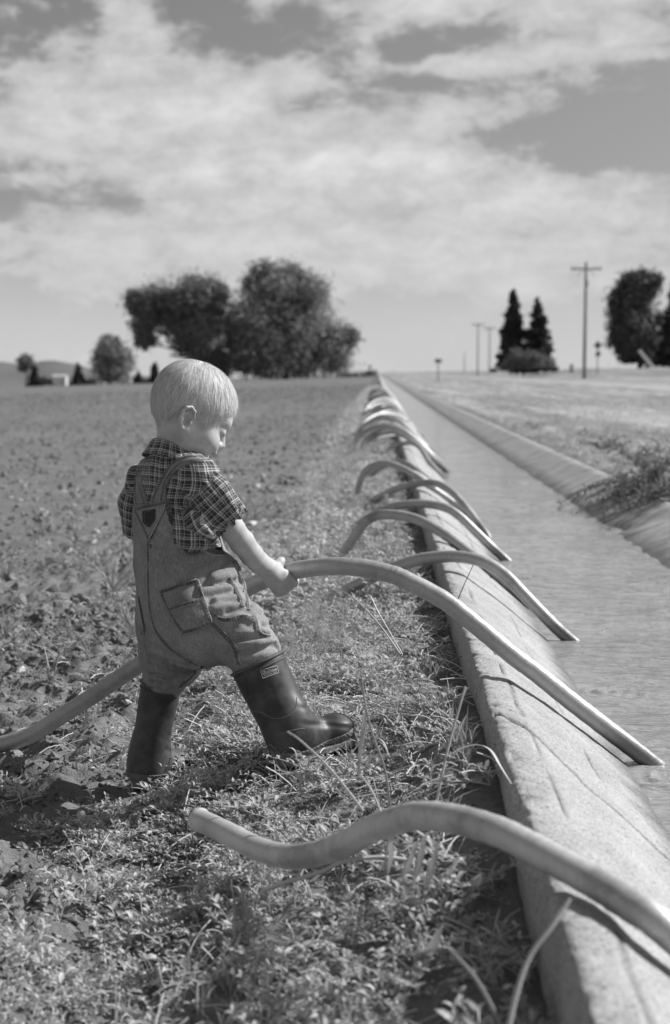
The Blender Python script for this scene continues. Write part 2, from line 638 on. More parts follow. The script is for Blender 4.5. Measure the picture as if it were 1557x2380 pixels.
# the right lining is broken where a weed grows through its joint
brk = np.exp(-((Y - 7.1 + (X - 1.2) * .9) / .10) ** 2) * smooth(1.12, 1.2, X)
Z = Z - .02 * brk
X = X + .02 * brk
ditch = mesh_obj('concrete_channel', to_world(X, Y, Z).reshape(-1, 3), grid_faces(len(cy), len(pr))[:, ::-1], M_CONC)
da = ditch.data.attributes.new('dirt', 'FLOAT', 'POINT')
da.data.foreach_set('value', np.clip(dirt, 0, 1).astype(np.float32).ravel())
tag(ditch, 'pale concrete irrigation channel full of water beside the field', 'irrigation channel', kind='structure')

WZ = .067
wx = np.linspace(.44, 1.24, 90)
wy = spaced(2.0, 6.0, .012, 1.03, -6, 900)
WX, WY = np.meshgrid(wx, wy)
fade = smooth(25, 8, WY)
rip = (fbm(WX * 6, WY * 12, 3, 81) * .014 + fbm(WX * 20, WY * 42, 2, 85) * .003) * fade
for qx, qy in [(.555, 2.80), (.53, 3.55)]:
    r_ = np.hypot(WX - qx - .02, (WY - qy + .08) * .8)
    rip = rip + .004 * np.sin(r_ * 190) * np.exp(-r_ / .07)
water = mesh_obj('water', to_world(WX, WY, WZ + rip).reshape(-1, 3), grid_faces(len(wy), len(wx)), M_WATER)
tag(water, kind='structure')

# ------------------------------------------------------------------ road beyond the verge
M_ROAD = mat_flat('worn_asphalt', .24, .30, 6.0, .9, .2, .3, .01)
M_SHOULDER = mat_flat('gravel_shoulder', .33, .44, 9.0, .95, .1, .5, .02)


def strip(name, x0, x1, lift, mat, n=8):
    xs = np.linspace(x0, x1, n)
    ys = spaced(5, 40, .8, 1.05, -25, 3500)
    A, B = np.meshgrid(xs, ys)
    z = ground_z(A, B, False) + lift
    z = np.maximum(z, ground_z(A, B, True) + .004)
    o = mesh_obj(name, to_world(A, B, z).reshape(-1, 3), grid_faces(len(ys), len(xs)), mat)
    return tag(o, kind='structure')


strip('gravel_shoulder', 10.2, 13.6, .012, M_SHOULDER)
strip('road', 13.6, 21.4, .02, M_ROAD)
M_PAINT = mat_flat('road_paint', .62, .75, 20.0, .8, .2)
strip('road_marking', 14.1, 14.25, .028, M_PAINT, 2)
strip('road_marking', 17.42, 17.56, .028, M_PAINT, 2)
M_STUBBLE = mat_flat('pale_stubble', .26, .36, .6, .95, .05, stretch=(1, .3, 1))
xs = np.concatenate([np.linspace(-160, 5, 60)])
ys = np.linspace(284, 330, 12)
A, B = np.meshgrid(xs, ys)
sf = mesh_obj('stubble_field', to_world(A, B, ground_z(A, B) + .05).reshape(-1, 3), grid_faces(len(ys), len(xs)), M_STUBBLE)
tag(sf, kind='structure')

# ------------------------------------------------------------------ hills
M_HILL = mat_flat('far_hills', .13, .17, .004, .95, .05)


def ridge(name, pts, zc, depth, seed, mat):
    px = np.linspace(pts[0][0], pts[-1][0], 160)
    top = np.interp(px, [p[0] for p in pts], [p[1] for p in pts]) + fbm(px * .05, px * 0, 4, seed) * 7
    rows = []
    for k, q in enumerate(np.linspace(0, 1, 14)):
        z = zc - depth * (1 - q)
        h = (903 - (903 - top) * q ** .8 + fbm(px * .06, px * 0 + k * .7, 3, seed + 5) * 5 * (q < .99))
        rows.append([P(a, b, z) for a, b in zip(px, h)])
    rows.append([P(a, 903, zc + depth * .6) for a in px])
    o = mesh_obj(name, np.array(rows).reshape(-1, 3), grid_faces(15, 160), mat)
    return tag(o, kind='structure')


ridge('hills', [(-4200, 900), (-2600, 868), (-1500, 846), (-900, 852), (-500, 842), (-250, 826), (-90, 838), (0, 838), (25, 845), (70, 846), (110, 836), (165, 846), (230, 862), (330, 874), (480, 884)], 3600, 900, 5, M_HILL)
M_HILL2 = mat_flat('distant_hills', .40, .46, .003, .95, .05)  # pale base colour stands in for haze over the farthest ridge
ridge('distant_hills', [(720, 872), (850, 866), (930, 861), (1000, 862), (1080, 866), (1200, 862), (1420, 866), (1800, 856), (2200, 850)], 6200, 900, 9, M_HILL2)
# ------------------------------------------------------------------ siphon tubes
TR = .0187


def siphon(ctrl, label, group=None, mat=None, n=9, seg=24, lip=True):
    path = catmull(ctrl, n)
    T, N, B = frames(path)
    a = np.linspace(0, 2 * np.pi, seg, endpoint=False)
    ring = np.cos(a)[None, :, None] * N[:, None] + np.sin(a)[None, :, None] * B[:, None]
    rad = np.full(len(path), TR) * (1 + .015 * np.sin(np.arange(len(path)) * 1.7))
    v = path[:, None] + rad[:, None, None] * ring
    if lip:                                      # rolled lip and hollow mouth at the field end
        t0 = T[0]
        rows = [path[0] + t0 * .10 + ring[0] * TR * .80, path[0] + t0 * .0 + ring[0] * TR * .86, path[0] - t0 * .002 + ring[0] * TR * .95,
                path[0] - t0 * .0018 + ring[0] * TR * 1.06, path[0] + t0 * .0015 + ring[0] * TR * 1.10,
                path[0] + t0 * .0045 + ring[0] * TR * 1.06, path[0] + t0 * .006 + ring[0] * TR * 1.0]
        keep = np.linalg.norm(path - path[0], axis=1) > .012
        keep[0] = False
        v = np.concatenate([np.array(rows), v[keep]])
    f = [tuple(q) for q in grid_faces(len(v), seg, True)]
    f.append(tuple(range(seg))[::-1])
    f.append(tuple(range((len(v) - 1) * seg, len(v) * seg)))
    o = mesh_obj('siphon_tube', v.reshape(-1, 3), f, mat or M_ALU)
    return tag(o, label, 'siphon tube', group)


def px_path(pts, zs):
    zx, zz = [p[0] for p in zs], [p[1] for p in zs]
    return np.array([P(x, y, float(np.interp(x, zx, zz))) for x, y in pts])


GT = 'siphon tubes curved over the channel wall'
HELD = px_path([(-130, 1750), (-60, 1744), (0, 1731), (72, 1708), (144, 1663), (216, 1617), (288, 1568), (330, 1540), (445, 1458), (559, 1377),
                (609, 1350), (669, 1330), (723, 1320), (783, 1316), (843, 1320), (903, 1333), (934, 1344), (1030, 1394), (1110, 1456),
                (1192, 1524), (1246, 1564), (1324, 1627), (1406, 1690), (1482, 1748), (1530, 1786), (1580, 1826)],
               [(-130, 3.30), (0, 3.22), (430, 3.09), (655, 3.0), (783, 2.92), (1174, 2.83), (1510, 2.86), (1600, 2.88)])
siphon(HELD, 'long dusty metal siphon tube held up in the hand of the child', GT, seg=32)

fr = px_path([(462, 1905), (530, 1938), (602, 1974), (672, 1991), (750, 1981), (815, 1955), (870, 1925), (942, 1901), (992, 1896), (1068, 1906), (1158, 1933),
              (1227, 1966), (1277, 1993), (1370, 2044), (1469, 2106), (1541, 2156)],
             [(462, 2.36), (672, 2.13), (870, 1.95), (992, 1.82), (1158, 1.715), (1277, 1.665), (1370, 1.63), (1469, 1.58), (1541, 1.55)])
d1 = fr[-1] - fr[-2]
tail = np.array([to_world(.405, 1.47, .175), to_world(.52, 1.40, .082), to_world(.63, 1.335, -.005)])
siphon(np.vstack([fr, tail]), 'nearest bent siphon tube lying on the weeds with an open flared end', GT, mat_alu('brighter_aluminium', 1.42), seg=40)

TUBES = [
    ([(770, 1392), (800, 1375), (870, 1340), (934, 1313), (994, 1297), (1066, 1294), (1126, 1307), (1174, 1337), (1214, 1378), (1254, 1420), (1294, 1460), (1340, 1500), (1390, 1545)],
     [(760, 4.52), (1030, 4.35), (1330, 4.17)], 'siphon tube arching just behind the held tube, dark and wet where it enters the water'),
    ([(792, 1304), (806, 1276), (827, 1243), (847, 1215), (878, 1198), (920, 1197), (971, 1208), (1019, 1233), (1061, 1262), (1126, 1314), (1182, 1362), (1240, 1412), (1290, 1450)],
     [(800, 5.4), (1019, 5.1), (1240, 4.76)], 'high arched siphon tube with a steep bend down into the weeds'),
    ([(820, 1232), (855, 1206), (888, 1188), (930, 1174), (987, 1171), (1035, 1180), (1067, 1199), (1105, 1235), (1144, 1273), (1176, 1302), (1215, 1340)],
     [(820, 6.14), (1005, 6.05), (1176, 5.96)], 'flat siphon tube passing behind the high arched one with its dark end in the water'),
    ([(840, 1182), (869, 1164), (913, 1140), (965, 1125), (1013, 1124), (1045, 1140), (1067, 1161), (1096, 1196), (1131, 1244), (1165, 1290)],
     [(840, 7.7), (985, 7.3), (1131, 6.88)], 'siphon tube with a bright bend where it dips from the wall to the water'),
    ([(830, 1150), (837, 1123), (849, 1096), (875, 1080), (903, 1078), (935, 1089), (977, 1113), (1019, 1145), (1064, 1176), (1110, 1212)],
     [(830, 7.8), (977, 7.6), (1090, 7.6)], 'siphon tube hooked sharply down into the weeds and crossed by the bright bent one'),
    ([(850, 1112), (880, 1090), (907, 1077), (940, 1076), (968, 1092), (1000, 1118), (1040, 1148), (1080, 1180)],
     [(850, 9.2), (963, 8.8), (1060, 8.5)], 'thin looking siphon tube mostly hidden behind the sharply hooked one'),
    ([(860, 1085), (885, 1059), (906, 1042), (933, 1032), (957, 1030), (976, 1041), (997, 1073), (1016, 1097), (1034, 1118), (1056, 1142)],
     [(860, 12.0), (955, 11.3), (1032, 10.4)], 'siphon tube with a clear round arch and its lower end reaching far into the channel'),
]
for ctrl, zs, lab in TUBES:
    siphon(px_path(ctrl, zs), lab, GT, seg=20)
FAR = 'one of the blurred siphon tubes crowded together where the channel runs towards the horizon'
yy = 11.9
k = 0
while yy < 44:
    s = rng.normal(0, 1, 6)
    xs = np.array([-.20, -.165, -.08, .06, .21, .34, .50, .63])
    zs = np.array([.10, .20, .285, .335, .325, .25, .11, .0]) + np.array([0, .03, .05, .06, .045, .02, 0, 0]) * s[0]
    obl = .3 + 1.3 * s[1]
    pts = to_world(xs + .05 * s[2] * (xs < .1), yy + (.25 - xs) * obl, zs)
    siphon(pts, FAR, GT, seg=14, n=6)
    yy += .66 + .16 * s[3]
    k += 1

# ------------------------------------------------------------------ trees
M_TREE = mat_leaf('tree_leaves', .15, .42, .3)
M_CONIF = mat_leaf('needles', .03, .075, .08)
M_BUSHY = mat_leaf('bush_leaves', .16, .28, .2)
M_BARK = mat_flat('bark', .07, .14, 6.0, .95, .05, .4, .05)


def leaf_cards(C, size, up=.25):
    """one four-sided leaf spray per centre, random facing"""
    n = len(C)
    d = rng.normal(size=(n, 3))
    d /= np.linalg.norm(d, axis=1)[:, None]
    e = rng.normal(size=(n, 3))
    e -= d * (e * d).sum(1)[:, None]
    e /= np.linalg.norm(e, axis=1)[:, None]
    s = size * rng.uniform(.6, 1.4, n)[:, None]
    nn = np.cross(d, e)
    v = np.stack([C - d * s, C + e * s * .45 + nn * s * .15, C + d * s, C - e * s * .45 + nn * s * .15], 1)
    f = np.arange(4 * n, dtype=np.int32).reshape(n, 4)
    return v.reshape(-1, 3), f


def blob_leaves(blobs, per, clump=26, spread=.30, inner=.35):
    pts = []
    for c, r in blobs:
        c = np.array(c)
        r = np.array(r) if np.ndim(r) else np.array([r, r, r])
        cl = rng.normal(size=(clump, 3))
        cl /= np.linalg.norm(cl, axis=1)[:, None]
        cl *= rng.uniform(inner, 1.0, (clump, 1)) ** .6
        k = rng.integers(0, clump, per)
        q = cl[k] + rng.normal(size=(per, 3)) * spread * rng.uniform(.5, 1.1, (clump, 1))[k]
        pts.append(c + q * r)
    return np.vstack(pts)


def limb(mb, a, b, r0, r1, wob=.06, n=6, seg=7):
    a, b = np.array(a, float), np.array(b, float)
    L = np.linalg.norm(b - a)
    t = np.linspace(0, 1, n)
    p = a + (b - a) * t[:, None] + rng.normal(size=(n, 3)) * wob * L * (np.sin(t * np.pi))[:, None]
    mb.add(*tube(p, r0 + (r1 - r0) * t, seg))


def broad_tree(px, base, zc, blobs, label, leaf=.42, per=1500, trunk_r=.45, mat=None, name='broadleaf_tree', cat='tree', group=None, split=.25, clump=30, spread=.35):
    """blobs: (px, py, rx_px, ry_px, dz) of the masses that make up the crown"""
    s = zc / F
    b0 = P(px, base, zc)
    root = bpy.data.objects.new(name, None)
    COL.objects.link(root)
    root.location = b0
    tag(root, label, cat, group)
    B = []
    for x, y, rx, ry, dz in blobs:
        c = P(x, y, zc) + np.array([0, dz, 0])
        B.append((c - b0, np.array([rx * s, min(rx, ry) * s * 1.05, ry * s])))
    C = blob_leaves(B, int(per * 1.35), clump, spread)
    C = C[C[:, 2] > .3]
    v, f = leaf_cards(C, leaf * .78)
    mesh_obj('crown', v, f, mat or M_TREE, root, smooth_=False)
    mb = MB()
    top = max(b[0][2] for b in B)
    fork = np.array([0, 0, top * split])
    limb(mb, (0, 0, -.8), fork, trunk_r, trunk_r * .75, .03)
    for c, r in B:
        limb(mb, fork * rng.uniform(.8, 1.05), c, trunk_r * .55, trunk_r * .10, .07)
        for _ in range(3):
            q = c + rng.normal(size=3) * r * .5
            limb(mb, fork + (c - fork) * .6, q, trunk_r * .2, trunk_r * .05, .08, 5, 5)
    mb.build('trunk', M_BARK, root, True)
    return root


def conifer(px, base, top, zc, wpx, label, leaf=.28, mat=None, dens=1.0, group=None, lean=0):
    s = zc / F
    b0 = P(px, base, zc)
    H = (base - top) * s
    Rm = wpx * s
    root = bpy.data.objects.new('conifer_tree', None)
    COL.objects.link(root)
    root.location = b0
    tag(root, label, 'tree', group)
    pts = []
    mb = MB()
    limb(mb, (0, 0, -.5), (lean, 0, H * .98), Rm * .10, .03, .004)
    nl = int(H / (leaf * .85))
    for i in range(nl):
        q = (i + .5) / nl
        z = H * (.04 + .95 * q)
        r = Rm * (1 - q) ** .8 * rng.uniform(.62, 1.12) + .08
        nb = max(4, int(9 * (1 - q) + 4))
        for a in rng.uniform(0, 2 * np.pi, nb):
            rr = r * rng.uniform(.6, 1.12)
            e = np.array([math.cos(a) * rr, math.sin(a) * rr, z - rr * .28])
            if i % 2 == 0:
                limb(mb, (lean * q, 0, z), e + [lean * q, 0, 0], .035, .01, .02, 4, 4)
            m = max(5, int(26 * dens * rr / Rm) + 4)
            t = rng.uniform(.04, 1.0, m)[:, None] ** .6
            p = np.array([lean * q, 0, z]) + (e - [0, 0, z]) * t + rng.normal(size=(m, 3)) * leaf * .38
            pts.append(p)
    v, f = leaf_cards(np.vstack(pts), leaf)
    mesh_obj('crown', v, f, mat or M_CONIF, root, smooth_=False)
    mb.build('trunk', M_BARK, root, True)
    return root


G_BIG = 'tall trees beyond the far edge of the field'
broad_tree(665, 884, 298, [(650, 690, 72, 66, 0), (610, 745, 62, 60, -2), (700, 720, 60, 60, 2), (730, 770, 70, 50, -3), (640, 655, 52, 42, 0),
                           (600, 650, 34, 34, 2), (678, 648, 26, 26, 1), (720, 680, 40, 40, 0), (650, 800, 85, 62, -3), (590, 815, 52, 48, 2), (730, 830, 70, 42, 2),
                           (790, 785, 34, 22, 0), (770, 825, 40, 36, 0), (812, 778, 16, 12, 0), (665, 850, 105, 34, -2), (555, 780, 28, 40, 3)],
           'largest dark round tree standing beyond the far edge of the field', leaf=.55, per=2000, trunk_r=.8, group=G_BIG)
broad_tree(445, 884, 300, [(345, 700, 40, 34, 0), (325, 745, 28, 36, 2), (400, 690, 48, 30, 0), (455, 680, 44, 34, -2), (495, 672, 30, 24, 0), (385, 740, 50, 34, 3),
                           (450, 740, 52, 46, 0), (505, 730, 38, 50, 2), (335, 785, 22, 22, 0), (440, 790, 36, 34, 0), (490, 800, 44, 44, -2), (520, 845, 34, 30, 0), (310, 700, 14, 22, 0), (470, 845, 40, 26, 0)],
           'spreading tree with a low drooping branch left of the largest tree', leaf=.5, per=1700, trunk_r=.6, group=G_BIG, split=.3)
broad_tree(256, 892, 330, [(252, 815, 30, 30, 0), (240, 845, 28, 32, 0), (272, 838, 30, 34, 2), (258, 795, 18, 16, 0), (262, 865, 36, 20, 0)],
           'small round tree standing alone between the white sheds', leaf=.5, per=1500, trunk_r=.35, group=G_BIG)
broad_tree(62, 892, 360, [(58, 838, 15, 13, 0), (52, 852, 10, 9, 0), (68, 846, 9, 10, 0)], 'thin little tree on a bare stem in front of the hills', leaf=.45, per=700, trunk_r=.28, group=G_BIG, split=.6)
G_SM = 'small dark conifers along the far field edge'
conifer(80, 896, 850, 350, 16, 'small dark conifer leaning against the thin little tree', .5, group=G_SM)
conifer(182, 895, 848, 350, 15, 'small dark conifer between the two larger white sheds', .5, group=G_SM)
conifer(360, 888, 843, 345, 14, 'small dark conifer just behind the hair of the child', .5, group=G_SM)
conifer(322, 893, 868, 350, 16, 'lowest small dark conifer right of the white sheds', .5, group=G_SM)
broad_tree(815, 882, 420, [(800, 872, 20, 9, 0), (835, 873, 16, 7, 0), (860, 870, 12, 7, 0)], 'low dark bush line where the field meets the channel', leaf=.5, per=500, trunk_r=.1, name='bush', cat='bush')
for x_, w_ in [(120, 40), (215, 30), (320, 34)]:
    broad_tree(x_, 897, 365, [(x_ - w_ * .4, 888, w_ * .6, 9, 0), (x_ + w_ * .4, 889, w_ * .6, 8, 0)],
               {120: 'low scrub left of the widest white shed', 215: 'low scrub behind the narrow white shed', 320: 'low scrub right of the white sheds'}[x_], leaf=.5, per=600, trunk_r=.08,
               name='bush', cat='bush', mat=M_BUSHY, group='low scrub beyond the field')

G_SP = 'pair of tall spruces by the road'
conifer(1190, 858, 676, 200, 50, 'taller of two spruces by the road, with a narrow ragged top', .36, dens=1.5, group=G_SP)
conifer(1247, 858, 696, 200, 56, 'shorter and fuller of two spruces by the road', .36, dens=1.6, group=G_SP)
broad_tree(1215, 862, 192, [(1205, 832, 24, 22, 0), (1235, 840, 24, 18, -1), (1262, 842, 18, 14, 0), (1185, 848, 14, 10, 0)],
           'round grey bush in front of the two spruces', leaf=.22, per=1500, trunk_r=.12, name='bush', cat='bush', mat=M_BUSHY)
G_RT = 'dark trees at the right beyond the road'
broad_tree(1487, 852, 190, [(1490, 650, 42, 24, 0), (1470, 680, 46, 28, 0), (1515, 665, 24, 28, 1), (1445, 705, 26, 28, 0), (1455, 750, 36, 36, 0), (1490, 735, 30, 44, 1),
                            (1445, 790, 28, 34, 0), (1490, 800, 50, 40, 0), (1520, 745, 24, 50, 2), (1500, 825, 44, 20, 0), (1460, 828, 22, 16, 0)],
           'tall dark tree beyond the road with sky gaps in its upper crown', leaf=.36, per=1500, trunk_r=.42, mat=mat_leaf('dark_leaves', .06, .16, .15), group=G_RT, split=.4, spread=.27)
conifer(1562, 850, 660, 180, 48, 'dark conifer cut by the right edge of the photo', .34, dens=1.5, group=G_RT)

# ------------------------------------------------------------------ poles, signs, sheds
M_POLE = mat_flat('weathered_pole', .13, .20, 3.0, .9, .1, stretch=(1, 1, .2), objspace=True)
M_DARKSIGN = mat_flat('sign_back', .12, .16, 3.0, .7, .2, objspace=True)
M_METAL = mat_flat('galvanised_post', .22, .28, 5.0, .6, .3, objspace=True)
M_WHITE = mat_flat('white_cladding', .66, .78, 1.0, .7, .2, objspace=True)
M_ROOF = mat_flat('pale_roof', .45, .52, 1.0, .7, .2, objspace=True)
M_WIRE = mat_flat('wire', .12, .14, 1.0, .6, .2)


def root_at(name, loc, label, cat, group=None):
    r = bpy.data.objects.new(name, None)
    COL.objects.link(r)
    r.location = loc
    return tag(r, label, cat, group)


def utility_pole(px, base, top, zc, label, arms, rad=.15):
    b = P(px, base, zc)
    H = (base - top) * zc / F
    r = root_at('utility_pole', b, label, 'utility pole', 'utility poles along the road')
    mb = MB()
    z = np.linspace(-1.2, H, 8)
    mb.add(*tube(np.stack([0 * z, 0 * z, z], -1), np.linspace(rad, rad * .62, 8), 10))
    mb.build('pole', M_POLE, r, True)
    for h, w in arms:
        m2 = MB()
        m2.box((0, -rad * .9, h * H), (w, .12, .14))
        m2.box((-w * .18, -rad * .9, h * H - .32), (.05, .05, .75), M=Matrix.Rotation(R(42), 3, 'Y'))
        m2.box((w * .18, -rad * .9, h * H - .32), (.05, .05, .75), M=Matrix.Rotation(R(-42), 3, 'Y'))
        c = m2.build('crossarm', M_POLE, r)
        for q in (-.46, -.3, .3, .46):
            m3 = MB()
            pz = np.array([0, .08, .13, .2, .24])
            m3.add(*tube(np.stack([0 * pz + q * w, 0 * pz - rad * .9, h * H + .07 + pz], -1), np.array([.02, .03, .05, .045, .02]), 8))
            m3.build('insulator', M_METAL, c, True)
    return r, b, H


r1, b1, H1 = utility_pole(1358, 859, 612, 132, 'tall near utility pole with one long crossarm right of the spruces', [(.935, 2.85)], .17)
mt = MB()
pz = np.linspace(0, .62, 5)
mt.add(*tube(np.stack([0 * pz + .02, 0 * pz - .30, H1 * .77 + pz], -1), np.array([.14, .16, .16, .16, .12]), 12))
mt.build('transformer', M_METAL, r1, True)
utility_pole(1110, 867, 752, 285, 'left of two small distant utility poles with crossarms', [(.97, 2.6)], .16)
utility_pole(1137, 867, 760, 300, 'right of two small distant utility poles with crossarms', [(.96, 2.6)], .16)
utility_pole(1079, 868, 818, 420, 'shortest and farthest bare utility pole', [], .16)

# wire from the near pole to the far one
pA, pB = b1 + [-.9, -.1, H1 * .94 + .2], P(1110, 756, 285)


def road_sign(px, base, top, zc, plates, label, group=None):
    b = P(px, base, zc)
    s = zc / F
    H = (base - top) * s
    r = root_at('road_sign', b, label, 'road sign', group)
    m = MB()
    m.box((0, 0, H / 2 - .3), (.09, .09, H + .6))
    m.build('post', M_METAL, r)
    for x, y, w, h, diamond in plates:
        q = MB()
        Mx = Matrix.Rotation(R(45), 3, 'Y') if diamond else None
        q.box(((x - px) * s, -.08, (base - y) * s), (w * s, .03, h * s), M=Mx)
        q.build('sign_plate', M_DARKSIGN, r)
    return r


road_sign(1388, 858, 792, 150, [(1388, 803, 14, 14, True), (1389, 823, 11, 11, False)], 'diamond road sign above a square plate on one post', 'road signs')
road_sign(1018, 874, 834, 120, [(1018, 839, 16, 8, False)], 'low wide rectangular road sign on a thin post', 'road signs')
road_sign(860, 872, 846, 300, [(860, 853, 7, 6, False)], 'tiny far road sign by the end of the channel', 'road signs')
pm = P(1328, 858, 140)
mk = root_at('marker_post', pm, 'short square marker post left of the tall pole', 'marker post')
m = MB()
m.box((0, 0, .0), (.30, .2, .75))
m.box((0, 0, .42), (.34, .24, .10))
m.build('post', M_METAL, mk)

pl = P(1502, 846, 150)
lp = root_at('leaning_plank', pl, 'pale plank leaning at a slant in front of the dark tree', 'plank')
m = MB()
m.box((0, 0, .55), (.34, .10, 2.4), M=Matrix.Rotation(R(-40), 3, 'Y'))
m.build('board', M_WHITE, lp)
m = MB()
m.box((.45, .1, .2), (.10, .10, 1.1))
m.build('stake', M_POLE, lp)


def shed(px, base, zc, wpx, hpx, label):
    s = zc / F
    r = root_at('white_shed', P(px, base, zc), label, 'shed', 'white sheds beyond the field')
    w, h = wpx * s, hpx * s
    m = MB()
    m.box((0, 0, h * .42), (w, w * .7, h * .9))
    m.build('wall', M_WHITE, r)
    q = MB()
    a, d = w * .54, w * .40
    q.add([(-a, -d, h * .872), (a, -d, h * .872), (a, d, h * .872), (-a, d, h * .872), (-a, 0, h * 1.06), (a, 0, h * 1.06)],
          [(0, 1, 5, 4), (3, 4, 5, 2), (0, 4, 3), (1, 2, 5), (0, 3, 2, 1)])
    q.build('roof', M_ROOF, r)
    q = MB()
    q.box((w * .2, -w * .352, h * .33), (w * .22, .03, h * .66))
    q.build('door', M_ROOF, r)


shed(140, 897, 345, 31, 25, 'widest white shed at the far left edge of the field')
shed(234, 895, 345, 20, 22, 'narrow white shed left of the small round tree trunk')
shed(297, 893, 345, 16, 26, 'white shed right of the small round tree')
shed(836, 874, 330, 8, 10, 'tiny white shed where the channel meets the horizon')
# ------------------------------------------------------------------ implicit surfaces
def unit(v):
    v = np.asarray(v, float)
    return v / np.linalg.norm(v)


def smin(a, b, k):
    h = np.clip(.5 + .5 * (b - a) / k, 0, 1)
    return b + (a - b) * h - k * h * (1 - h)


def smax(a, b, k):
    return -smin(-a, -b, k)


def s_ell(p, c, r, M=None):
    q = p - np.asarray(c, float)
    if M is not None:
        q = q @ np.asarray(M, float).T               # rows of M are the axes
    r = np.asarray(r, float)
    k0 = np.linalg.norm(q / r, axis=1)
    k1 = np.linalg.norm(q / (r * r), axis=1) + 1e-9
    return k0 * (k0 - 1) / k1


def s_cone(p, a, b, ra, rb):
    a, b = np.asarray(a, float), np.asarray(b, float)
    ab = b - a
    t = np.clip(((p - a) @ ab) / (ab @ ab), 0, 1)
    return np.linalg.norm(p - a - t[:, None] * ab, axis=1) - (ra + (rb - ra) * t)


def s_chain(p, pts, rad, k=0.004):
    d = None
    for i in range(len(pts) - 1):
        e = s_cone(p, pts[i], pts[i + 1], rad[i], rad[i + 1])
        d = e if d is None else smin(d, e, k)
    return d


def surface(func, lo, hi, h, block=10):
    """surface nets over the cells near the zero level of func"""
    lo, hi = np.asarray(lo, float), np.asarray(hi, float)
    nb = np.ceil((hi - lo) / (h * block)).astype(int)
    n = nb * block + 1
    bc = np.stack(np.meshgrid(*[np.arange(k) for k in nb], indexing='ij'), -1).reshape(-1, 3)
    cen = lo + (bc + .5) * block * h
    dc = func(cen)
    act = np.abs(dc) < block * h * .87 * 1.35
    val = np.repeat(np.repeat(np.repeat(dc.reshape(nb), block, 0), block, 1), block, 2)
    val = np.pad(val, ((0, 1),) * 3, mode='edge').astype(np.float32)
    off = np.stack(np.meshgrid(*[np.arange(block + 1)] * 3, indexing='ij'), -1).reshape(-1, 3)
    ids = bc[act]
    for s in range(0, len(ids), 400):
        g = (ids[s:s + 400, None] * block + off[None]).reshape(-1, 3)
        val[g[:, 0], g[:, 1], g[:, 2]] = func(lo + g * h)
    ins = val < 0
    c = ins[:-1, :-1, :-1].astype(np.int8)
    for i, j, k in [(1, 0, 0), (0, 1, 0), (0, 0, 1), (1, 1, 0), (1, 0, 1), (0, 1, 1), (1, 1, 1)]:
        c = c + ins[i:n[0] - 1 + i, j:n[1] - 1 + j, k:n[2] - 1 + k]
    cells = np.argwhere((c > 0) & (c < 8))
    idx = -np.ones(n - 1, dtype=np.int64)
    idx[cells[:, 0], cells[:, 1], cells[:, 2]] = np.arange(len(cells))
    corners = [(0, 0, 0), (1, 0, 0), (0, 1, 0), (1, 1, 0), (0, 0, 1), (1, 0, 1), (0, 1, 1), (1, 1, 1)]
    edges = [(0, 1), (2, 3), (4, 5), (6, 7), (0, 2), (1, 3), (4, 6), (5, 7), (0, 4), (1, 5), (2, 6), (3, 7)]
    cv = [val[cells[:, 0] + a, cells[:, 1] + b, cells[:, 2] + d] for a, b, d in corners]
    acc = np.zeros((len(cells), 3))
    cnt = np.zeros(len(cells))
    for a, b in edges:
        m = (cv[a] < 0) != (cv[b] < 0)
        t = np.where(m, cv[a] / (cv[a] - cv[b] + 1e-12), 0)
        pa_, pb_ = np.array(corners[a], float), np.array(corners[b], float)
        acc += np.where(m[:, None], pa_ + t[:, None] * (pb_ - pa_), 0)
        cnt += m
    V = lo + (cells + acc / cnt[:, None]) * h
    faces = []
    for ax in range(3):
        u, w = [(1, 2), (2, 0), (0, 1)][ax]
        sl0 = [slice(None)] * 3
        sl1 = [slice(None)] * 3
        sl0[ax], sl1[ax] = slice(0, -1), slice(1, None)
        x = ins[tuple(sl0)] != ins[tuple(sl1)]
        e = np.argwhere(x)
        e = e[(e[:, u] > 0) & (e[:, w] > 0) & (e[:, u] < n[u] - 1) & (e[:, w] < n[w] - 1)]
        du, dw = np.eye(3, dtype=int)[u], np.eye(3, dtype=int)[w]
        q = [idx[tuple((e - a).T)] for a in (du * 0, du, du + dw, dw)]
        f = np.stack(q, 1)
        flip = ~ins[tuple(e.T)]
        f[flip] = f[flip][:, ::-1]
        faces.append(f)
    f = np.vstack(faces)
    f = f[(f >= 0).all(1)]
    return V, f


def relax(V, f, n=2, lam=.5):
    e = np.vstack([f[:, [0, 1]], f[:, [1, 2]], f[:, [2, 3]], f[:, [3, 0]]])
    for _ in range(n):
        s = np.zeros_like(V)
        c = np.zeros(len(V))
        for a, b in ((0, 1), (1, 0)):
            for k in range(3):
                s[:, k] += np.bincount(e[:, a], V[e[:, b], k], len(V))
            c += np.bincount(e[:, a], minlength=len(V))
        V = V + lam * (s / np.maximum(c, 1)[:, None] - V)
    return V


def n3(p, sc, seed=0):
    """cheap 3D noise: three 2D lattices mixed, about -0.5 .. 0.5"""
    q = p * sc
    return (fbm(q[:, 0] + .7 * q[:, 2], q[:, 1] - .4 * q[:, 2], 2, seed) + fbm(q[:, 1] + .3 * q[:, 0], q[:, 2] * 1.1, 2, seed + 3)) * .9


def set_vec(o, name, arr):
    a = o.data.attributes.new(name, 'FLOAT_VECTOR', 'POINT')
    a.data.foreach_set('vector', np.asarray(arr, np.float32).ravel())


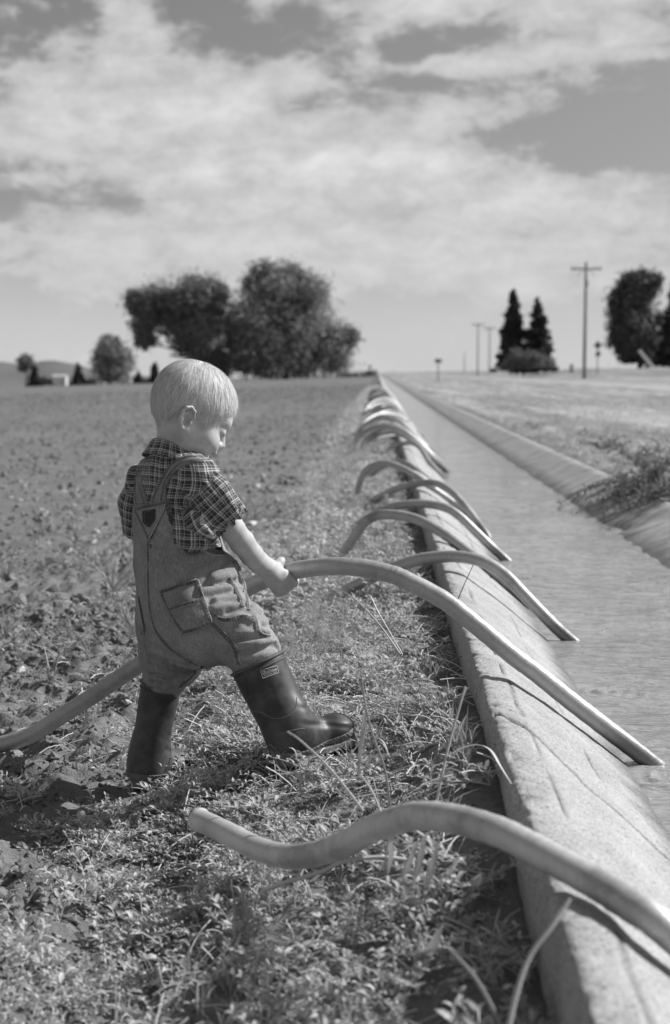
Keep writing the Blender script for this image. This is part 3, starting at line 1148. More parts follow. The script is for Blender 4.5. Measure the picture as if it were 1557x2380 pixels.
# ------------------------------------------------------------------ materials of the child
def mat_skin():
    m, t = new_mat('skin')
    vec = t.n('ShaderNodeNewGeometry').outputs['Position']
    n1 = t.noise(vec, 45.0, 6, .65)
    base = t.ramp(n1, .3, .7, .40, .54)
    finish(t, base, .52, .35, normal=t.bump(t.noise(vec, 260, 4, .6), .16, .0015), Subsurface_Weight=.12, Subsurface_Scale=.006)
    return m


def mat_hair():
    m, t = new_mat('blond_hair')
    g = t.n('ShaderNodeNewGeometry')
    rnd = g.outputs['Random Per Island']
    base = t.ramp(rnd, 0, 1, .46, .97)
    finish(t, base, .5, .3, transl=.10)
    return m


def mat_scalp():
    m, t = new_mat('hair_undercoat')
    vec = t.n('ShaderNodeNewGeometry').outputs['Position']
    n1 = t.noise(t.scale(vec, (1, 1, .25)), 420.0, 3, .6)
    finish(t, t.ramp(n1, .3, .7, .38, .58), .9, .05, normal=t.bump(n1, .25, .002))
    return m


def mat_plaid():
    m, t = new_mat('plaid_cotton')
    at = t.n('ShaderNodeAttribute', attribute_name='plaid')
    sp = t.n('ShaderNodeSeparateXYZ')
    pos = t.n('ShaderNodeNewGeometry').outputs['Position']
    wob = t.math('MULTIPLY', t.math('SUBTRACT', t.noise(pos, 25.0, 2, .5), .5), .006)
    t.put(sp.inputs[0], at.outputs['Vector'])

    def lines(c):
        c = t.math('ADD', c, wob)
        x = t.math('FRACT', t.math('DIVIDE', c, .0190))

        def bar(at_, w):
            return t.math('LESS_THAN', t.math('ABSOLUTE', t.math('SUBTRACT', x, at_)), w)
        l1 = t.math('ADD', bar(.10, .045), bar(.30, .03), clamp=True)
        l2 = bar(.62, .035)
        band = bar(.2, .26)
        return l1, l2, band
    a1, a2, ab = lines(sp.outputs[0])
    b1, b2, bb = lines(sp.outputs[1])
    base = t.math('ADD', .05, t.math('MULTIPLY', t.math('ADD', ab, bb), .045))
    base = t.math('ADD', base, t.math('MULTIPLY', t.math('ADD', a1, b1), .27))
    base = t.math('ADD', base, t.math('MULTIPLY', t.math('ADD', a2, b2), .16))
    base = t.math('MULTIPLY', base, t.ramp(t.noise(pos, 300, 3, .6), .3, .7, .8, 1.2))
    finish(t, base, .9, .1, normal=t.bump(t.noise(pos, 600, 2, .5), .25, .001), Sheen_Weight=.15)
    return m


def mat_denim(name, k=1.0, spread=1.0):
    m, t = new_mat(name)
    pos = t.n('ShaderNodeNewGeometry').outputs['Position']
    st = t.noise(t.scale(pos, (1, 1, .12)), 620.0, 3, .6)
    fine = t.noise(pos, 620.0, 2, .6)
    blot = t.noise(pos, 13.0, 5, .6)
    base = t.math('ADD', t.ramp(st, .32, .68, .085 * k, (.095 + .075 * spread) * k), t.ramp(fine, .3, .7, -.02, .03))
    base = t.math('MULTIPLY', base, t.ramp(blot, .3, .7, .80, 1.22))
    finish(t, base, .92, .1, normal=t.bump(t.math('ADD', st, fine), .3, .001))
    return m


def mat_stitch():
    """seam tape: worn light ridges against dark puckers across its own length"""
    m, t = new_mat('denim_seam')
    at = t.n('ShaderNodeAttribute', attribute_name='run')
    sp = t.n('ShaderNodeSeparateXYZ')
    t.put(sp.inputs[0], at.outputs['Vector'])
    pos = t.n('ShaderNodeNewGeometry').outputs['Position']
    q = t.math('ADD', sp.outputs[0], t.math('MULTIPLY', t.noise(pos, 90.0, 2, .5), .010))
    w = t.math('SINE', t.math('MULTIPLY', q, 2 * math.pi / .0048))
    edge = t.math('ABSOLUTE', sp.outputs[1])
    base = t.math('MULTIPLY', t.ramp(w, -1, 1, .085, .19), t.ramp(t.noise(pos, 60.0, 2, .5), .35, .65, .75, 1.25))
    base = t.mix(t.ramp(edge, .62, .9, 0.0, 1.0), base, .36)
    base = t.math('MULTIPLY', base, t.ramp(t.noise(pos, 400, 3, .6), .3, .7, .75, 1.2))
    finish(t, base, .92, .1)
    return m


def mat_rubber():
    m, t = new_mat('rubber')
    pos = t.n('ShaderNodeNewGeometry').outputs['Position']
    dust = t.noise(pos, 26.0, 6, .65)
    d2 = t.noise(pos, 240.0, 4, .7)
    sx = t.n('ShaderNodeSeparateXYZ')
    t.put(sx.inputs[0], pos)
    low = t.ramp(sx.outputs[2], .02, .17, .05, 0.0)
    base = t.math('ADD', t.ramp(dust, .42, .72, .034, .105), t.math('MULTIPLY', t.ramp(d2, .35, .7, .3, 1.0), low))
    finish(t, base, t.ramp(dust, .3, .7, .40, .62), .4, normal=t.bump(d2, .06, .001))
    return m


M_SKIN, M_HAIR, M_SCALP, M_PLAID = mat_skin(), mat_hair(), mat_scalp(), mat_plaid()
M_DENIM, M_DENIM2, M_SEAM, M_RUBBER = mat_denim('denim', 2.05), mat_denim('denim_pocket', 1.85, 1.1), mat_stitch(), mat_rubber()
M_LASH = mat_flat('lashes', .08, .12, 50, .7, .1)
M_LIP = mat_flat('lips', .24, .28, 50, .5, .3)
M_LEATHER = mat_flat('dark_leather_patch', .022, .04, 160, .6, .25, .3, .001)
M_LEATHER2 = mat_flat('patch_outline', .09, .13, 160, .6, .25)
M_SOLE = mat_flat('tan_sole', .13, .24, 60, .8, .15, .3, .002)
M_DUSTRUB = mat_flat('dusty_rubber', .13, .22, 90, .75, .2, .3, .001)
M_RIM = mat_flat('scuffed_rubber_rim', .06, .13, 60, .6, .3)
M_PRINT = mat_flat('pale_print', .50, .58, 200, .6, .2)

# ------------------------------------------------------------------ pose
ZT = 2.88                                            # distance of the trunk
FD = np.array([.766, .643, 0.0])                     # the way the trunk faces
RD = np.array([.643, -.766, 0.0])                    # its right hand side
HEAD = P(458, 930, 2.87)
yaw, pit = R(68), R(37.5)
hf = np.array([math.cos(pit) * math.sin(yaw), math.cos(pit) * math.cos(yaw), -math.sin(pit)])
hu = np.array([math.sin(pit) * math.sin(yaw), math.sin(pit) * math.cos(yaw), math.cos(pit)])
hr = np.cross(hf, hu)
HM = np.stack([hf, hr, hu])


HS = .915


def H(a, b, c):
    return HEAD + (hf * a + hr * b + hu * c) * HS


# ear frame on the child's right side
EC = H(-.014, .0700, -.058)
e_up = unit(hu * .96 - hf * .22 + hr * .10)
e_bk = unit(-hf * .985 + hr * .17)
e_bk = unit(e_bk - e_up * np.dot(e_bk, e_up))
e_out = unit(np.cross(e_up, e_bk))
if np.dot(e_out, hr) < 0:
    e_out = -e_out


def E(u, b, o):
    return EC + e_up * u + e_bk * b + e_out * o


HELIX = [E(-.004, -.011, .002), E(.008, -.013, .004), E(.019, -.009, .006), E(.0245, .001, .007), E(.021, .011, .008), E(.011, .0155, .008),
         E(-.002, .0145, .007), E(-.013, .009, .005), E(-.0205, .001, .003), E(-.022, -.006, .001)]
ANTI = [E(.014, .002, .004), E(.008, .0075, .006), E(-.003, .0080, .006), E(-.011, .002, .005)]


FS = 1.10


def HF(a, b, c):
    return HEAD + (hf * a + hr * b + hu * c) * HS * FS


def sdf_head(p):
    q = (p - HEAD) @ HM.T / HS
    d = s_ell(q, (0, 0, 0), (.0865, .0695, .0765))
    d = smin(d, s_ell(q, (-.035, 0, -.012), (.052, .060, .062)), .03)
    d = smin(d, s_ell(q, (.030, 0, -.046), (.060, .054, .058)), .022)
    d = d / FS
    q = q / FS
    qs = np.stack([q[:, 0], np.abs(q[:, 1]), q[:, 2]], -1)
    d = smin(d, s_ell(qs, (.054, .030, -.058), (.030, .025, .026)), .016)
    d = smin(d, s_cone(qs, (-.004, .046, -.068), (.060, .010, -.088), .022, .019), .018)
    d = smin(d, s_ell(q, (.068, 0, -.086), (.022, .020, .016)), .012)
    d = smin(d, s_ell(q, (.0695, 0, -.006), (.013, .038, .014)), .020)
    d = smax(d, -s_ell(qs, (.0945, .0295, -.0265), (.013, .014, .0085)), .012)
    d = smin(d, s_ell(qs, (.0685, .029, -.026), (.0125, .0135, .0100)), .004)
    d = smin(d, s_cone(q, (.082, 0, -.020), (.0945, 0, -.0420), .0055, .0086), .007)
    d = smin(d, s_ell(qs, (.0885, .0085, -.0462), (.0075, .0055, .0055)), .005)
    d = smin(d, s_ell(q, (.086, 0, -.058), (.009, .016, .011)), .008)
    d = smin(d, s_ell(q, (.0905, 0, -.0640), (.0065, .0145, .0042)), .003)
    d = smin(d, s_ell(q, (.0880, 0, -.0725), (.0070, .0130, .0048)), .003)
    d = smax(d, -s_ell(q, (.0975, 0, -.0682), (.010, .020, .0016)), .003)
    # ear
    d = d * HS * FS
    q = q * FS
    e = s_ell(p, E(0, .001, .0005), (.0235, .0140, .0030), np.stack([e_up, e_bk, e_out]))
    d = smin(d, e, .004)
    d = smin(d, s_chain(p, HELIX, [.003, .0034, .0036, .0036, .0036, .0036, .0038, .0044, .0052, .0045], .002), .003)
    d = smin(d, s_chain(p, ANTI, [.0026, .003, .003, .0028], .002), .003)
    d = smax(d, -s_ell(p, E(-.003, -.002, .0062), (.0098, .0068, .0070), np.stack([e_up, e_bk, e_out])), .003)
    d = smin(d, s_ell(p, E(-.005, -.0105, .005), (.0045, .003, .0036)), .003)
    # left ear, plain
    return smin(d, s_ell(q, (-.018, -.072, -.060), (.014, .006, .025)), .004)


NECK = [P(421, 965, 2.868), P(413, 1050, 2.872), P(418, 1095, 2.875)]
SHO_R, ELB_R, WRI_R = P(470, 1118, 2.79), P(548, 1222, 2.80), P(622, 1322, 2.93)
SHO_L, ELB_L, WRI_L = P(340, 1124, 2.968), P(336, 1250, 3.025), P(420, 1425, 3.085)

# right hand: palm against the near side of the tube, thumb over it, fingers under it
KN = [(646, 1377, 2.972), (659, 1371, 2.973), (670, 1362, 2.975), (677, 1350, 2.975)]
FING = []
for i, (x, y, z) in enumerate(KN):
    L = [.86, .97, 1.0, .92][i]
    FING.append([P(x - 16, y - 20, 2.958), P(x, y, z), P(x + 6 * L, y + 1, z + .020 * L), P(x + 7, y - 7 * L, z + .046 * L), P(x + 3, y - 26 * L, z + .062)])
THUMB = [P(622, 1334, 2.947), P(638, 1318, 2.955), P(650, 1307, 2.966), P(655, 1302, 2.984)]
FING[3] = [P(662, 1332, 2.958), P(675, 1348, 2.972), P(684, 1356, 2.977), P(687, 1350, 2.998), P(680, 1326, 3.030)]
PALM_AX = unit(P(672, 1365, 2.97) - P(622, 1322, 2.945))
PALM_N = unit(np.array([-.25, -.95, -.18]) - PALM_AX * np.dot(PALM_AX, [-.25, -.95, -.18]))
PALM_W = np.cross(PALM_AX, PALM_N)


def sdf_rarm(p):
    d = s_chain(p, [SHO_R, P(540, 1230, 2.805), P(563, 1261, 2.84), P(585, 1290, 2.88), P(600, 1306, 2.905), WRI_R], [.034, .0240, .0245, .0226, .0212, .0196], .008)
    h = s_ell(p, P(643, 1343, 2.958), (.0245, .0145, .0265), np.stack([PALM_AX, PALM_N, PALM_W]))
    d = smin(d, h, .014)
    d = smin(d, s_cone(p, WRI_R, P(640, 1345, 2.957), .020, .019), .012)
    wa = unit(PALM_AX)
    d = d + .0013 * np.exp(-(((p - WRI_R) @ wa + .004) / .0022) ** 2) + .0010 * np.exp(-(((p - P(566, 1264, 2.845)) @ unit(WRI_R - SHO_R)) / .003) ** 2)
    for f in FING:
        d = smin(d, s_chain(p, f, [.0086, .0094, .0082, .0076, .0066], .002), .0025)
    d = smin(d, s_cone(p, P(628, 1335, 2.95), P(645, 1322, 2.966), .0135, .0095), .010)
    t = s_chain(p, THUMB, [.0125, .0112, .0094, .0078], .004)
    return smin(d, t, .007)


LK = P(445, 1455, 3.085)


def sdf_larm(p):
    d = s_chain(p, [SHO_L, ELB_L, WRI_L], [.030, .0245, .020], .016)
    d = smin(d, s_ell(p, P(433, 1445, 3.068), (.026, .014, .026)), .01)
    for i in range(4):
        dx = (i - 1.5) * 12
        f = [P(440 + dx, 1452 - dx * .5, 3.058), P(444 + dx, 1484 - dx * .5, 3.075), P(446 + dx, 1486 - dx * .5, 3.105), P(446 + dx, 1462 - dx * .5, 3.122)]
        d = smin(d, s_chain(p, f, [.0085, .008, .0075, .0065], .003), .004)
    t = s_chain(p, [P(425, 1440, 3.065), P(432, 1425, 3.085), P(440, 1432, 3.112)], [.010, .009, .007], .003)
    return smin(d, t, .006)


def sdf_core(p):
    """body under the clothes"""
    d = s_chain(p, NECK, [.0475, .0430, .042], .01)
    d = smin(d, s_cone(p, P(424, 1165, ZT), P(440, 1400, ZT), .050, .062), .02)
    d = smin(d, s_chain(p, [P(405, 1430, 2.90), P(392, 1530, 2.935), P(372, 1620, 2.968), P(350, 1770, 2.977)], [.06, .036, .029, .025], .02), .02)
    d = smin(d, s_chain(p, [P(505, 1440, 2.83), P(575, 1500, 2.78), P(617, 1590, 2.752), P(664, 1710, 2.748)], [.06, .038, .030, .026], .02), .02)
    return d


def sdf_body(p):
    d = sdf_core(p)
    d = smin(d, sdf_head(p), .022)
    d = smin(d, sdf_rarm(p), .006)
    return smin(d, sdf_larm(p), .006)


lo = np.array([-.475, 2.62, .02])
hi = np.array([-.035, 3.20, 1.04])
V_, F_ = surface(sdf_body, lo, hi, .0026)
V_ = relax(V_, F_, 1, .35)
person = mesh_obj('person', V_, F_, [M_SKIN])
tag(person, 'small blond child in checked shirt, overalls and rubber boots holding up a siphon tube', 'person')
BODY_V, BODY_F = V_, F_


def bvh_of(V, Fq):
    return BVHTree.FromPolygons([tuple(v) for v in V], [tuple(int(i) for i in q) for q in Fq])


def cast(bvh, px, py):
    d = ray(px, py)
    loc, nor, i, dist = bvh.ray_cast(Vector(CAM), Vector(d).normalized(), 30)
    if loc is None:
        return None, None
    n = np.array(nor)
    if np.dot(n, d) > 0:
        n = -n
    return np.array(loc), n


# hair: undercoat cap that follows the skull down to the hairline, and strands over it
def hairline(a, b):
    return np.interp(a, [-.09, -.062, -.040, -.026, -.012, .004, .014, .024, .045, .070, .088],
                     [-.100, -.100, -.096, -.080, -.046, -.040, -.050, -.036, -.008, .010, .016])


def sdf_hair(p):
    q = (p - HEAD) @ HM.T / HS
    d = s_ell(q, (0, 0, 0), (.0865, .0695, .0765))
    d = smin(d, s_ell(q, (-.035, 0, -.012), (.052, .060, .062)), .03)
    d = smin(d, s_ell(q, (.030, 0, -.046), (.060, .054, .058)), .022)
    d = d * HS
    d = smin(d, s_chain(p, NECK, [.0475, .0430, .042], .01), .022) - .0055
    hl = hairline(q[:, 0], q[:, 1])
    d = d + np.clip((hl + .034 - q[:, 2]) / .056, 0, 1.4) * .0078        # thins out to nothing at the hairline
    w_ = p - E(-.001, .000, 0)
    ear_k = np.sqrt(((w_ @ e_up) / .0285) ** 2 + ((w_ @ e_bk) / .0200) ** 2)
    ear_k = np.where(q[:, 1] > .02, ear_k, 9)
    return smax(d, (1 - ear_k) * .02, .003)


Vh, Fh = surface(sdf_hair, HEAD - .115, HEAD + .115, .0026)
Vh = relax(Vh, Fh, 2)
hair = mesh_obj('hair', Vh, Fh, [M_SCALP, M_HAIR], person)
qh = (Vh - HEAD) @ HM.T / HS
we = Vh - E(-.001, 0, 0)
ok = (qh[:, 2] > hairline(qh[:, 0], qh[:, 1]) - .002) & ((((we @ e_up) / .033) ** 2 + ((we @ e_bk) / .024) ** 2 > 1) | (qh[:, 1] < .02))
tri = Vh[Fh[:, 0]]
fa = np.linalg.norm(np.cross(Vh[Fh[:, 1]] - tri, Vh[Fh[:, 3]] - tri), axis=1) * (ok[Fh].all(1))
pick = rng.choice(len(Fh), 17000, p=fa / fa.sum())
uv = rng.uniform(0, 1, (len(pick), 2))
root_p = Vh[Fh[pick, 0]] + uv[:, :1] * (Vh[Fh[pick, 1]] - Vh[Fh[pick, 0]]) + uv[:, 1:] * (Vh[Fh[pick, 3]] - Vh[Fh[pick, 0]])
fn = np.cross(Vh[Fh[pick, 1]] - Vh[Fh[pick, 0]], Vh[Fh[pick, 3]] - Vh[Fh[pick, 0]])
fn /= np.linalg.norm(fn, axis=1)[:, None]
fn *= np.sign((fn * (root_p - HEAD)).sum(1))[:, None]
WH = H(-.040, .006, .066)                             # crown whorl the hair grows away from
flow = root_p - WH
rl = (root_p - HEAD) @ HM.T / HS
flow = flow + hf * (.05 * smooth(.0, .06, rl[:, 0]))[:, None] - hu * .03 + hf * .012
flow -= fn * (flow * fn).sum(1)[:, None]
flow /= np.linalg.norm(flow, axis=1)[:, None] + 1e-9
cl = n3(root_p, 60, 3)[:, None]
side = np.cross(fn, flow)
flow = flow + side * (cl * .55 + rng.normal(size=(len(pick), 1)) * .20)
flow /= np.linalg.norm(flow, axis=1)[:, None]
side = np.cross(fn, flow)
Ls = (.026 + .012 * rng.uniform(-1, 1, len(pick))) * np.where(rl[:, 2] < hairline(rl[:, 0], rl[:, 1]) + .022, .6, 1.0)
rows = []
bend = rng.normal(size=(len(pick), 1)) * .10
lift = rng.uniform(-.03, .17, (len(pick), 1)) * (1 + 1.6 * (rng.uniform(0, 1, (len(pick), 1)) > .94))
for t in (0, .35, .7, 1.0):
    c = root_p + flow * (Ls * t)[:, None] + side * bend * (Ls * t * t)[:, None] + fn * ((.0002 + lift * Ls[:, None] * t * (1 - .45 * t)) - (Ls * t)[:, None] ** 2 / .17)
    w = .00046 * (1 - .75 * t)
    rows.append(np.stack([c - side * w, c + side * w], 1))
S_ = np.stack(rows, 1).reshape(-1, 3)                 # strand, row, side
k = np.arange(len(pick))[:, None] * 8
fs = np.concatenate([np.stack([k + 2 * r, k + 2 * r + 1, k + 2 * r + 3, k + 2 * r + 2], -1) for r in range(3)], 1).reshape(-1, 4)
me = hair.data
strands = mesh_obj('hair_strands', S_, fs, [M_HAIR], hair, smooth_=False)
strands.name = 'strands'

# lashes, lips and brow
mb = MB()
mb.add(*tube(catmull([HF(.0755, .0400, -.0272), HF(.0788, .0345, -.0288), HF(.0808, .0290, -.0296), HF(.0812, .0225, -.0285)], 5), .0008, 6))
mb.build('eyelash', M_LASH, person, True)
mb = MB()
for k in range(120):
    t = rng.uniform(0, 1)
    a = HF(.0815 - .012 * t ** 2 + .0005, .010 + .030 * t, -.011 + .004 * math.sin(t * 3) + rng.normal() * .0016)
    b = a + hr * .006 - hu * .0015 + hf * .001 + rng.normal(size=3) * .0008
    s_ = hu * .0004
    mb.add([a - s_, a + s_, b], [(0, 1, 2)])
mb.build('eyebrow', M_HAIR, person)

# ------------------------------------------------------------------ clothes: trunk profile read by height
ROWS = [(1048, 372, 452, .80), (1075, 352, 478, .78), (1110, 330, 497, .74), (1160, 308, 503, .78), (1240, 305, 514, .84), (1300, 310, 530, .86), (1350, 314, 546, .86),
        (1400, 319, 560, .88), (1450, 326, 572, .9), (1510, 345, 560, .9)]
rz = np.array([P(430, r[0], ZT)[2] for r in ROWS])[::-1]
rx = np.array([P((r[1] + r[2]) / 2, r[0], ZT)[0] for r in ROWS])[::-1]
ry = np.array([P(430, r[0], ZT)[1] for r in ROWS])[::-1]
rw = np.array([(r[2] - r[1]) / 2 * ZT / F / math.sqrt((r[3] * .766) ** 2 + .643 ** 2) for r in ROWS])[::-1]
rd = rw * np.array([r[3] for r in ROWS])[::-1]


def trunk_uv(p):
    cx, cy_ = np.interp(p[:, 2], rz, rx), np.interp(p[:, 2], rz, ry)
    q = np.stack([p[:, 0] - cx, p[:, 1] - cy_], -1)
    return q @ RD[:2], q @ FD[:2]


def sdf_trunk(p, grow=0.0):
    a, b = trunk_uv(p)
    w, d = np.interp(p[:, 2], rz, rw) + grow, np.interp(p[:, 2], rz, rd) + grow
    k = np.sqrt((a / w) ** 2 + (b / d) ** 2)
    s = (k - 1) * np.minimum(w, d)
    s = smax(s, p[:, 2] - rz[-1] - .004 - grow, .02)
    return smax(s, rz[0] - p[:, 2] - grow, .03)


SL_R = [P(462, 1112, 2.795), P(492, 1150, 2.785), P(551, 1216, 2.80)]
SL_L = [P(335, 1118, 2.965), P(318, 1170, 2.985), P(322, 1240, 3.01)]


def fold(p, a, b, r):
    """distance to a fold line, for raising creases"""
    return np.exp(-(np.maximum(s_cone(p, a, b, 0, 0), 0) / r) ** 2)


SLEEVE_FOLDS = [(P(475, 1150, 2.74), P(520, 1225, 2.76), .006, .006), (P(490, 1105, 2.75), P(545, 1180, 2.76), .006, .005), (P(505, 1100, 2.76), P(560, 1160, 2.77), .005, .004),
                (P(468, 1180, 2.75), P(515, 1232, 2.77), .005, .006), (P(520, 1140, 2.75), P(560, 1205, 2.76), .005, .004)]
SHIRT_FOLDS = [(P(412, 1180, 2.78), P(465, 1200, 2.77), .007, .006), (P(418, 1195, 2.78), P(455, 1250, 2.77), .006, .006), (P(440, 1185, 2.77), P(470, 1245, 2.77), .007, .007),
               (P(470, 1215, 2.78), P(500, 1262, 2.78), .007, .007), (P(420, 1120, 2.77), P(450, 1150, 2.76), .008, .004), (P(485, 1240, 2.79), P(515, 1260, 2.8), .006, .006),
               (P(350, 1090, 2.84), P(345, 1150, 2.84), .008, .003), (P(375, 1080, 2.82), P(365, 1150, 2.82), .008, .003)]


def sleeve_d(p, pts, rad):
    d = s_chain(p, pts, rad, .012)
    ax = unit(pts[-1] - pts[-2])
    cut = (p - pts[-1]) @ ax
    d = smax(d, cut, .002)
    inner = s_cone(p, pts[-1] - ax * .03, pts[-1] + ax * .02, rad[-1] - .0085, rad[-1] - .0070)
    return smax(d, -inner, .002)


def lay(folds, base, lo, hi):
    """fold lines given by their ends in the picture, laid on the cloth as short chains"""
    v, f = surface(base, lo, hi, .006)
    bv = bvh_of(v, f)
    out = []
    for a, b, r, h in folds:
        pa, pb = to_px(a), to_px(b)
        pts = [cast(bv, *(pa + (pb - pa) * t))[0] for t in (0, .34, .67, 1)]
        pts = [q for q in pts if q is not None]
        if len(pts) > 1:
            out.append((np.array(pts), r, h))
    return out


def to_px(w):
    d = np.asarray(w) - CAM
    z = d @ FWD
    return np.array([CX + F * (d @ RIGHT) / z, CY - F * (d @ UPV) / z])


def fold_sum(p, laid):
    s = 0
    for pts, r, h in laid:
        c, R_ = pts.mean(0), np.linalg.norm(pts - pts.mean(0), axis=1).max() + 3.2 * r
        k = np.linalg.norm(p - c, axis=1) < R_
        if not k.any():
            continue
        q = p[k]
        d = np.full(len(q), 9.0)
        for i in range(len(pts) - 1):
            ab = pts[i + 1] - pts[i]
            t = np.clip(((q - pts[i]) @ ab) / (ab @ ab + 1e-9), 0, 1)
            d = np.minimum(d, np.linalg.norm(q - pts[i] - t[:, None] * ab, axis=1))
        e = np.zeros(len(p))
        u = d / r
        e[k] = h * (np.exp(-u ** 2) - .35 * np.exp(-((u - 1.9) / .8) ** 2))
        s = s + e
    return s


def shirt_base(p):
    d = sdf_trunk(p, -.0035)
    d = smin(d, s_chain(p, [P(360, 1098, 2.93), P(405, 1094, 2.872), P(474, 1104, 2.80)], [.036, .054, .036], .02), .02)
    d = smin(d, s_ell(p, P(458, 1230, 2.785), (.048, .045, .045)), .02)
    d = smin(d, sleeve_d(p, SL_R, [.041, .041, .0345]), .006)
    return smin(d, sleeve_d(p, SL_L, [.038, .036, .035]), .008)


LAID_S = lay(SLEEVE_FOLDS + SHIRT_FOLDS, shirt_base, (-.48, 2.66, .50), (-.14, 3.12, .93))


def sdf_shirt(p):
    d = shirt_base(p) - fold_sum(p, LAID_S) * .7
    d = d + n3(p, 22, 11) * .006 + n3(p, 60, 17) * .0022
    return d


Vs, Fs = surface(sdf_shirt, (-.48, 2.66, .50), (-.14, 3.12, .93), .0030)
Vs = relax(Vs, Fs, 1)
shirt = mesh_obj('shirt', Vs, Fs, [M_PLAID], person)
a_, b_ = trunk_uv(Vs)
th = np.arctan2(a_, -b_)                              # 0 at the spine, positive to the child's right
uvp = np.stack([th * .098, Vs[:, 2] * 1.0 + .1 * np.abs(th) * .05, 0 * th], -1)


def limb_uv(Vx, pts):
    ax = unit(pts[-1] - pts[0])
    n = unit(np.cross(ax, [0.2, -1, .1]))
    b = np.cross(ax, n)
    q = Vx - pts[0]
    return np.stack([np.arctan2(q @ n, q @ b) * .036, q @ ax, 0 * th], -1)


dR = s_chain(Vs, SL_R, [.041, .041, .0345], .012)
dL = s_chain(Vs, SL_L, [.038, .036, .035], .012)
dT = np.minimum(sdf_trunk(Vs, -.0035), s_chain(Vs, [P(360, 1098, 2.93), P(405, 1094, 2.872), P(474, 1104, 2.80)], [.036, .054, .036], .02))
axR, axL = unit(SL_R[-1] - SL_R[0]), unit(SL_L[-1] - SL_L[0])
selR = (dR < dT - .002) & (dR < dL) & ((Vs - SL_R[0]) @ axR > .022)
selL = (dL < dT - .002) & (dL < dR) & ((Vs - SL_L[0]) @ axL > .022)
uvp[selR] = limb_uv(Vs, SL_R)[selR]
uvp[selL] = limb_uv(Vs, SL_L)[selL]
set_vec(shirt, 'plaid', uvp)

# collar: a turned-down band standing round the neck
N0, N1 = P(411, 1033, 2.873), P(413, 1066, 2.877)
nseg = 72
rowsC, uvC = [], []
for k, (t, g) in enumerate([(-.5, -.004), (0, .0), (.0, .0022), (.12, .0045), (.5, .0065), (.85, .0085), (1.0, .0090), (1.0, .0060), (.6, .003)]):
    tt = max(t, 0)
    ang = np.linspace(-2.62, 2.62, nseg)
    c = N0 * (1 - tt) + N1 * tt
    ra = .0475 + .014 * tt ** 1.3 + g
    rb = .0490 + .019 * tt ** 1.3 + g
    dirs = np.cos(ang)[:, None] * -FD + np.sin(ang)[:, None] * RD
    z = .014 * np.cos(ang) - .020 * (1 - np.cos(ang)) * .5 - (.016 * (np.abs(ang) / 2.62) ** 3) * tt - max(-t, 0) * .03
    pt = c + (np.cos(ang) * ra)[:, None] * -FD + (np.sin(ang) * rb)[:, None] * RD
    pt[:, 2] += z * .9 + fbm(ang * 2.2, ang * 0 + k * .1, 2, 5) * .006
    rowsC.append(pt)
    uvC.append(np.stack([ang * .055, np.full(nseg, tt * .033), 0 * ang], -1))
col_v = np.array(rowsC).reshape(-1, 3)
collar = mesh_obj('collar', col_v, grid_faces(len(rowsC), nseg), [M_PLAID], shirt)
set_vec(collar, 'plaid', np.array(uvC).reshape(-1, 3))

# overalls
OV_FOLDS = [(P(350, 1510, 2.84), P(430, 1535, 2.84), 0.0080, 0.0105), (P(345, 1555, 2.89), P(400, 1568, 2.87), 0.0064, 0.0120), (P(385, 1600, 2.9), P(440, 1570, 2.9), 0.0064, 0.0090),
            (P(470, 1375, 2.78), P(530, 1362, 2.80), 0.0080, 0.0120), (P(495, 1345, 2.78), P(545, 1330, 2.82), 0.0080, 0.0105), (P(500, 1415, 2.76), P(560, 1408, 2.77), 0.0080, 0.0135),
            (P(550, 1470, 2.72), P(620, 1465, 2.71), 0.0080, 0.0120), (P(545, 1505, 2.70), P(625, 1490, 2.70), 0.0072, 0.0135), (P(560, 1530, 2.70), P(635, 1512, 2.70), 0.0064, 0.0105),
            (P(536, 1288, 2.80), P(550, 1338, 2.82), .0055, -.012), (P(545, 1285, 2.80), P(560, 1345, 2.83), .006, .008),
            (P(500, 1338, 2.78), P(545, 1312, 2.82), .007, .009), (P(512, 1358, 2.78), P(560, 1352, 2.80), .006, -.007), (P(505, 1395, 2.77), P(572, 1385, 2.79), .008, .009),
            (P(530, 1420, 2.75), P(585, 1402, 2.78), .007, -.006), (P(560, 1455, 2.72), P(620, 1442, 2.74), .007, .009), (P(560, 1488, 2.72), P(632, 1478, 2.72), .006, -.009),
            (P(575, 1520, 2.71), P(640, 1500, 2.72), .006, -.009), (P(590, 1535, 2.71), P(640, 1520, 2.72), .006, .009), (P(355, 1530, 2.86), P(440, 1560, 2.88), .007, -.009),
            (P(350, 1575, 2.9), P(415, 1590, 2.91), .006, .009), (P(360, 1560, 2.88), P(400, 1580, 2.9), .006, -.007), (P(400, 1540, 2.87), P(455, 1552, 2.89), .007, .007),
            (P(345, 1480, 2.85), P(390, 1505, 2.83), .010, .006), (P(440, 1345, 2.77), P(500, 1320, 2.78), .010, .005), (P(365, 1270, 2.80), P(350, 1340, 2.81), .012, .004),
            (P(420, 1280, 2.78), P(400, 1350, 2.78), .012, .004), (P(575, 1440, 2.74), P(628, 1480, 2.73), 0.0080, 0.0090), (P(440, 1300, 2.78), P(490, 1280, 2.78), 0.0080, 0.0060), (P(340, 1530, 2.86), P(345, 1590, 2.9), 0.0064, 0.0075)]


